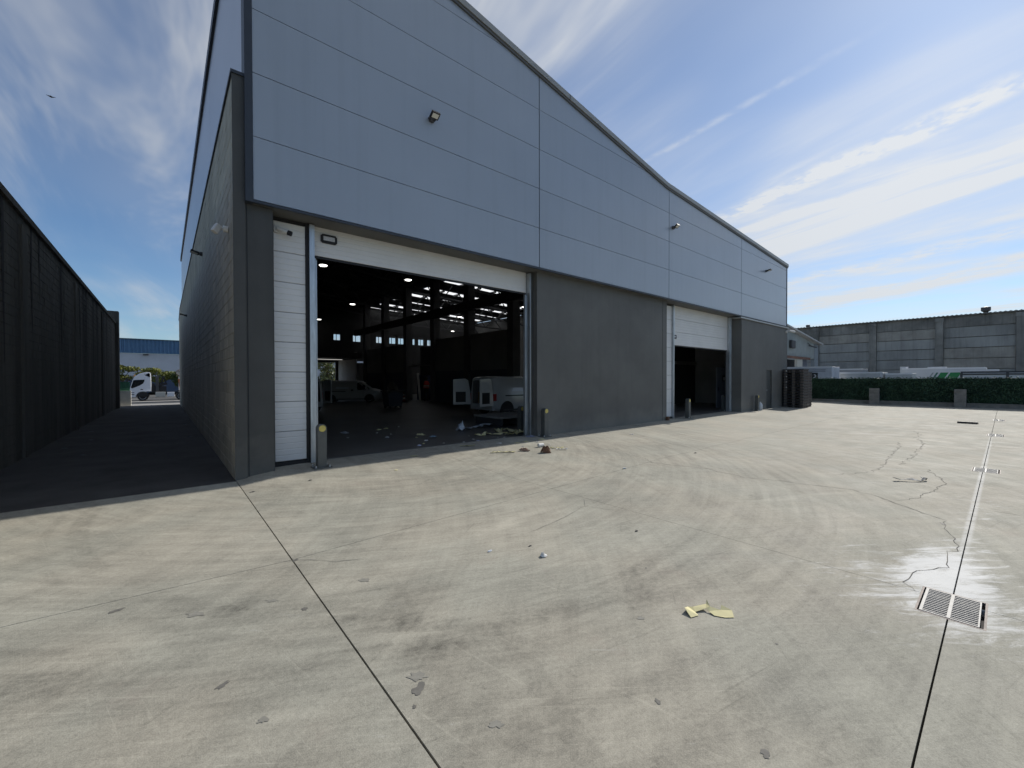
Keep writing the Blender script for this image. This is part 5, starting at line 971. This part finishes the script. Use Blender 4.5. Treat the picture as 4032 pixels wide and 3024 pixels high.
def van(label, L, Wd, Hh, hood, open_rear, kind, group='white vans'):
    T = thing('van', label, 'van', (0, 0, 0), group); w = Wd / 2; k = Hh / 1.85; e = L / 4.4
    ST = [(0.0, .34, 1.79, .95, .80), (.07, .28, 1.83, .99, .84), (.4, .24, 1.85, 1, .86), (1.2, .22, 1.85, 1, .86), (2.4, .22, 1.84, 1, .86), (2.75, .22, 1.80, 1, .85), (3.05, .22, 1.66, .99, .83), (3.38, .22, 1.42, .99, .83), (3.62, .22, 1.18 if hood else 1.24, .98, .86), (4.0, .24, 1.06, .95, .84), (4.28, .27, .92, .88, .78), (4.38, .33, .74, .80, .70), (4.4, .40, .6, .74, .66)]
    ST = [(x * e, zb * k, zt_ * k, hw * w, ht * w) for x, zb, zt_, hw, ht in ST]
    def ring(x, zb, zt_, hw, ht):
        belt = min(1.02 * k, zt_ - .10 * k); bev = .10 * k if zt_ > 1.3 * k else .06 * k
        h = [(hw * .90, zb), (hw * .985, zb + .10 * k), (hw, zb + .35 * k if belt > zb + .4 * k else (zb + belt) / 2), (hw * .995, belt), (ht + .015, zt_ - bev), (ht - .02, zt_ - bev * .35), (ht - .12, zt_ - .0)]
        return [(x, a, z) for a, z in h] + [(x, 0, zt_ + .015)] + [(x, -a, z) for a, z in reversed(h)]
    rg = [ring(*s) for s in ST]; n = len(rg[0]); b = MB(); vs = [p for r in rg for p in r]; fs = []
    for i in range(len(rg) - 1): fs += [(i * n + j, i * n + (j + 1) % n, (i + 1) * n + (j + 1) % n, (i + 1) * n + j) for j in range(n)]
    fs.append(tuple(range((len(rg) - 1) * n, len(rg) * n)))
    if not open_rear: fs.append(tuple(range(n)))
    b.add(vs, fs); body = b.build('body', m_paint, T, smooth=32)
    def hw_at(x, z):
        for a, c in zip(ST, ST[1:]):
            if a[0] <= x <= c[0]:
                t = (x - a[0]) / (c[0] - a[0]); s = [p + (q - p) * t for p, q in zip(a, c)]; break
        belt = min(1.02 * k, s[2] - .1 * k)
        return s[3] if z < belt else s[3] + (s[4] + .015 - s[3]) * (z - belt) / max(.05, s[2] - .1 * k - belt)
    def side(name, pts, m, off=.006, sides=(-1, 1), d=.004):
        for s in sides:
            o = [(x * e, s * (hw_at(x * e, z * k) + off), z * k) for x, z in pts]; i_ = [(x, y - s * (off + d), z) for x, y, z in o]; q = len(pts)
            MB().add(o + i_, [tuple(range(q)), tuple(range(2 * q - 1, q - 1, -1))] + [(a, (a + 1) % q, q + (a + 1) % q, q + a) for a in range(q)]).build(name, m, T)
    side('side_window', [(2.55, 1.08), (2.55, 1.66), (2.78, 1.66), (3.28, 1.33), (3.5, 1.1), (3.1, 1.06)], m_glass)
    side('slide_rail', [(.62, .93), (1.75, .93), (1.75, .98), (.62, .98)], m_black); side('door_handle', [(2.12, .98), (2.28, .98), (2.28, 1.1), (2.12, 1.1)], m_black)
    side('body_seam', [(2.02, .3), (2.03, .3), (2.03, 1.68), (2.02, 1.68)], m_steel, .003); side('body_seam', [(2.98, .3), (2.99, .3), (2.99, 1.0), (2.98, 1.0)], m_steel, .003); side('sill_trim', [(.5, .26), (3.2, .26), (3.2, .33), (.5, .33)], m_steel, .004)
    side('painted_sheen', [(1.0, 1.16), (1.95, 1.16), (1.95, 1.30), (1.1, 1.32)], mat('van_reflect', (.62, .66, .72), .15, coat=.8), .003)  # pale plate: a reflection on the van side put into the colour
    a0, a1 = ST[6], ST[8]; b_ = MB().add([(a0[0] + .05, s * a0[4] * .9, a0[2] - .0) for s in (-1, 1)] + [(a1[0] + .02, s * a1[4] * .92, a1[2] + .03) for s in (1, -1)], [(0, 1, 2, 3)]); b_.build('windscreen', m_glass, T, nonorm=True)
    r = .31 * k
    for x in (.72 * e, 3.42 * e):
        for s in (-1, 1):
            ar = [(x + .40 * k * math.cos(q * math.pi / 12), r + .40 * k * math.sin(q * math.pi / 12)) for q in range(-1, 14)]
            MB().prism(ar, 'y', s * (w + .002), s * (w - .03)).build('wheel_arch', m_black, T); wheel(T, (x, s * (w - .10), r), r, .2, s, 7)
    for s in (-1, 1):
        MB().box((-.012, s * (w * .93), .72 * k), (.14, s * (w * .99 + .004), 1.05 * k)).build('tail_light', m_red, T, bevel=.01)
    MB().box((-.05, -w * .93, .28 * k), (.06, w * .93, .5 * k)).build('bumper', m_paint if kind else m_steel, T, bevel=.02)
    if open_rear:
        li = MB(); x0, x1, z0, z1, q = -.005, 2.3 * e, .55 * k, 1.68 * k, w * .82
        li.add([(x0, -q, z0), (x1, -q, z0), (x1, q, z0), (x0, q, z0), (x0, -q * .94, z1), (x1, -q * .94, z1), (x1, q * .94, z1), (x0, q * .94, z1)], [(0, 1, 2, 3), (4, 5, 6, 7), (0, 1, 5, 4), (3, 2, 6, 7), (1, 2, 6, 5)]); li.build('load_bay', mat('load_bay_grey', (.16, .16, .16), .8), T, nonorm=True)
        fr = MB(); P = [(-w * .95, .34 * k), (w * .95, .34 * k), (w * .93, 1.1 * k), (w * .80, 1.70 * k), (w * .6, 1.79 * k), (-w * .6, 1.79 * k), (-w * .80, 1.70 * k), (-w * .93, 1.1 * k)]; I = [(-q, z0), (q, z0), (q * .97, 1.1 * k), (q * .94, 1.62 * k), (w * .6, z1), (-w * .6, z1), (-q * .94, 1.62 * k), (-q * .97, 1.1 * k)]
        fr.add([(-.002, a, c) for a, c in P] + [(-.002, a, c) for a, c in I], [(i, (i + 1) % 8, 8 + (i + 1) % 8, 8 + i) for i in range(8)]); fr.build('rear_frame', m_paint, T, nonorm=True)
        for s, ang in ((-1, 100), (1, 115)):
            dw = w * .92; pr = [(0, .5), (dw, .5), (dw, 1.72), (.32 * dw, 1.76), (.16 * dw, 1.68), (.03, 1.1)]; D = MB()
            hole = [(.30 * dw, .62), (.86 * dw, .62), (.86 * dw, 1.12), (.30 * dw, 1.12)]
            D.prism([(x, z * k) for x, z in pr], 'y', 0, .045); d_ = D.build('rear_door', m_paint, T, bevel=.012)
            MB().prism([(x, z * k) for x, z in hole], 'y', .046, .052).build('door_lining', m_black, d_, raw=True); MB().prism([(x, z * k) for x, z in hole], 'y', -.008, -.002).build('door_recess', m_steel, d_, raw=True)
            MB().prism([(.28 * dw, 1.2 * k), (.88 * dw, 1.2 * k), (.88 * dw, 1.62 * k), (.34 * dw, 1.62 * k)], 'y', .046, .050).build('door_pressing', mat('pressing_grey', (.55, .57, .6), .35), d_, raw=True)
            a = R(ang); d_.location = (-.02, s * w * .93, 0); d_.rotation_euler = (0, 0, (-s) * (math.pi / 2 - 0) + s * a * 1.0 if False else math.atan2(-s * math.cos(a), -math.sin(a)))
    return T
v1 = van('white van with both rear doors open at the right of the nearer door opening', 4.3, 1.72, 1.68, True, True, True)
v1.location = (10.42, 14.42, .08)
m_paint = mat('van_white_dimmed', (0.42, 0.43, 0.44), 0.35, coat=0.3)  # same white paint, darkened in colour to stand for the dim interior
v2 = van('white compact van parked sideways deep inside the warehouse', 4.0, 1.65, 1.48, True, False, False); v2.location = (8.35, 30.1, .08); v2.rotation_euler = (0, 0, R(-28))
m_paint = MATS['van_white']
v3 = van('white van seen from behind at the left edge of the nearer door opening', 4.3, 1.72, 1.66, True, True, True); v3.location = (5.05, 21.2, .08); v3.rotation_euler = (0, 0, R(92))
rnd = random.Random(6)
for k, (x, y, z, s, lab) in enumerate(((10.55, 14.25, .59, (.5, .45, .36), 'cardboard box at the sill of the open van'), (10.6, 14.75, .59, (.45, .4, .5), 'tall cardboard box on the left in the open van'), (10.7, 14.25, .96, (.4, .4, .3), 'upper cardboard box stacked in the open van'))):
    T = thing('cardboard_box', lab, 'box', (x, y, z), 'boxes in the van'); MB().box((x, y - s[1] / 2, z), (x + s[0], y + s[1] / 2, z + s[2])).build('carton', m_card, T, bevel=.006); MB().box((x - .002, y - .03, z + .01), (x + s[0] + .002, y + .03, z + s[2] + .002)).build('tape', m_tan, T)
T = thing('low_platform', 'low grey loading platform on the floor in front of the open van', 'platform', (9, 11.2, .08)); MB().box((8.45, 10.65, .33), (10.2, 12.2, .39)).build('deck', mat('grey_board', (.28, .28, .27), .8, var=.2, vs=3), T, bevel=.01)
for x in (8.5, 9.3, 10.05):
    MB().box((x, 10.7, .08), (x + .1, 12.15, .328)).build('bearer', m_steel, T)
T = thing('waste_bin', 'blue grey wheeled container standing among goods in the left bay', 'bin', (9.5, 21.4, .08)); MB().prism([(9.15, .2), (9.85, .2), (9.95, .95), (9.05, .95)], 'y', 21.0, 21.8).build('tub', m_idado, T, bevel=.02); MB().box((9.0, 20.95, .95), (10.0, 21.85, 1.02)).build('rim', m_steel, T)
for a, c in ((9.2, 21.1), (9.8, 21.1), (9.2, 21.7), (9.8, 21.7)): MB().cyl((a, c - .02, .15), (a, c + .02, .15), .07, n=10).build('castor', m_black, T)
crumple('goods_heap', 9.5, 21.4, .4, .45, mat('dull_goods', (.10, .09, .075), .9, var=.4, vs=4), 'dull heap of packing piled on the blue grey container', 'goods', 33, z=1.0)
T = thing('traffic_cone', 'small dark traffic cone with white bands by the alcove', 'cone', (12.6, 26.6, .08)); MB().box((12.45, 26.45, .08), (12.75, 26.75, .11)).build('base', m_black, T); MB().cyl((12.6, 26.6, .11), (12.6, 26.6, .75), .13, .03, n=16).build('cone', mat('cone_red', (.25, .05, .03), .6), T, smooth=40)
MB().cyl((12.6, 26.6, .28), (12.6, 26.6, .40), .108, .09, n=16).build('band', m_paper_w, T); MB().cyl((12.6, 26.6, .52), (12.6, 26.6, .66), .072, .05, n=16).build('band', m_paper_w, T)
lb = MB(); lb.bar((14.0, 26.9, .08), (14.35, 27.9, 2.1), .16, .05); one('leaning_board', lb, mat('pale_board', (.4, .4, .38), .8), 'pale board leaning in the alcove beside the person', 'board', (14.0, 26.9, .08)); 
T = thing('blue_locker', 'dark blue locker standing in the alcove behind the leaning board', 'locker', (15.2, 28.3, .08)); MB().box((14.9, 27.5, .08), (15.5, 29.1, 1.95)).build('carcass', mat('locker_blue', (.03, .05, .12), .5), T); MB().box((14.88, 28.27, .15), (14.9, 28.29, 1.9)).build('door_gap', m_black, T)
T = thing('steel_door', 'pale steel door leaf with a framed paper sign just inside the further roller door', 'door', (23.2, 9.87, .08)); MB().box((22.5, 9.85, .1), (24.0, 9.9, 2.25)).build('leaf', mat('cabinet_grey', (.30, .32, .36), .6, var=.1), T, bevel=.01)
sg = MB().box((23.15, 9.835, 1.5), (23.75, 9.849, 1.82)).build('sign_frame', m_black, T); MB().box((23.22, 9.828, 1.55), (23.68, 9.834, 1.74)).build('paper', m_paper_w, sg); MB().box((22.62, 9.83, 1.0), (22.66, 9.85, 1.2)).build('handle', m_black, T)

# person in red vest, seen from behind
def person():
    T = thing('person', 'person in a red high visibility vest and dark trousers standing in the alcove', 'person')
    J = {'pelvis': (0, 0, .90, .13), 'waist': (0, .0, 1.05, .125), 'chest': (0, .02, 1.26, .15), 'neckb': (0, .02, 1.42, .07), 'neck': (0, .04, 1.50, .055), 'head': (0, .06, 1.60, .09), 'crown': (0, .05, 1.69, .06),
         'hl': (-.09, 0, .86, .095), 'kl': (-.10, .03, .48, .062), 'al': (-.10, -.02, .09, .045), 'tl': (-.11, .13, .035, .04), 'hr': (.09, 0, .86, .095), 'kr': (.10, .05, .48, .062), 'ar': (.11, .0, .09, .045), 'tr': (.12, .15, .035, .04),
         'sl': (-.17, .01, 1.38, .07), 'el': (-.24, .02, 1.12, .047), 'wl': (-.20, .17, .95, .033), 'pl': (-.19, .23, .92, .035), 'sr': (.17, .01, 1.38, .07), 'er': (.24, .02, 1.12, .047), 'wr': (.20, .17, .95, .033), 'pr': (.19, .23, .92, .035)}
    E = [('pelvis', 'waist'), ('waist', 'chest'), ('chest', 'neckb'), ('neckb', 'neck'), ('neck', 'head'), ('head', 'crown'), ('pelvis', 'hl'), ('hl', 'kl'), ('kl', 'al'), ('al', 'tl'), ('pelvis', 'hr'), ('hr', 'kr'), ('kr', 'ar'), ('ar', 'tr'), ('neckb', 'sl'), ('sl', 'el'), ('el', 'wl'), ('wl', 'pl'), ('neckb', 'sr'), ('sr', 'er'), ('er', 'wr'), ('wr', 'pr')]
    for s, t in ((-1, 'l'), (1, 'r')):
        b = J['p' + t]
        for i, (dx, ln) in enumerate(((-.028, .055), (-.009, .07), (.01, .066), (.028, .05))):
            J['f%s%d' % (t, i)] = (b[0] + dx, b[1] + ln * .7, b[2] - .015, .009); J['g%s%d' % (t, i)] = (b[0] + dx, b[1] + ln, b[2] - .05, .008); E += [('p' + t, 'f%s%d' % (t, i)), ('f%s%d' % (t, i), 'g%s%d' % (t, i))]
        J['th' + t] = (b[0] - s * .04, b[1] + .01, b[2] + .015, .010); J['ti' + t] = (b[0] - s * .05, b[1] + .045, b[2] - .005, .009); E += [('w' + t, 'th' + t), ('th' + t, 'ti' + t)]
    nm = list(J); me = bpy.data.meshes.new('body'); me.from_pydata([J[a][:3] for a in nm], [(nm.index(a), nm.index(b)) for a, b in E], [])
    o = bpy.data.objects.new('body', me); link(o, T); o.modifiers.new('skin', 'SKIN'); sv = me.skin_vertices[0].data
    for i, a in enumerate(nm): sv[i].radius = (J[a][3], J[a][3]); sv[i].use_root = (a == 'pelvis')
    ss_ = o.modifiers.new('sub', 'SUBSURF'); ss_.levels = 1; ss_.render_levels = 2
    me.materials.append(mat('dark_clothes', (.03, .03, .035), .85))
    V = MB(); n = 18; prof = [(.92, .205, .15), (1.06, .195, .145), (1.22, .215, .16), (1.36, .205, .145), (1.44, .12, .09)]
    vs = []
    for z, a, b in prof: vs += [(math.cos(2 * math.pi * i / n) * a, .015 + math.sin(2 * math.pi * i / n) * b, z) for i in range(n)]
    V.add(vs, [(k * n + i, k * n + (i + 1) % n, (k + 1) * n + (i + 1) % n, (k + 1) * n + i) for k in range(len(prof) - 1) for i in range(n)]); V.build('vest', mat('vest_red', (.55, .045, .03), .7), T, smooth=60, nonorm=True)
    for z, a, b in ((1.0, .206, .152), (1.10, .202, .151)):
        B = MB(); vs = [(math.cos(2 * math.pi * i / n) * (a + .004), .015 + math.sin(2 * math.pi * i / n) * (b + .004), z + h) for h in (0, .05) for i in range(n)]; B.add(vs, [(i, (i + 1) % n, n + (i + 1) % n, n + i) for i in range(n)]); B.build('reflective_band', mat('reflective', (.75, .75, .75), .4), T, nonorm=True)
    hm = MB(); hm.lathe((0, .045, 1.58), 'z', [(-.03, .085), (.03, .105), (.10, .098), (.15, .05), (.16, .01)], 14); hm.build('hair', mat('dark_hair', (.015, .012, .01), .8), T, smooth=60)
    T.location = (14.25, 26.45, .08); T.rotation_euler = (0, 0, R(-20))
person()

# a bird high over the alley
bd = MB(); c = Vector((-11.1, 81.1, 38.95))
bd.add([c + Vector(p) for p in ((-.5, 0, .1), (-.2, .15, .02), (0, .3, 0), (.2, .15, .02), (.5, 0, .1), (.18, -.12, 0), (0, -.35, -.02), (-.18, -.12, 0), (0, 0, .1), (0, 0, -.1))], [(0, 1, 8, 7), (1, 2, 8), (2, 3, 8), (3, 4, 5, 8), (5, 6, 8), (6, 7, 8), (7, 9, 1, 0), (1, 9, 2), (2, 9, 3), (3, 9, 5, 4), (5, 9, 6), (6, 9, 7)])
one('bird', bd, m_black, 'tiny dark bird high in the sky over the left building', 'bird', tuple(c))
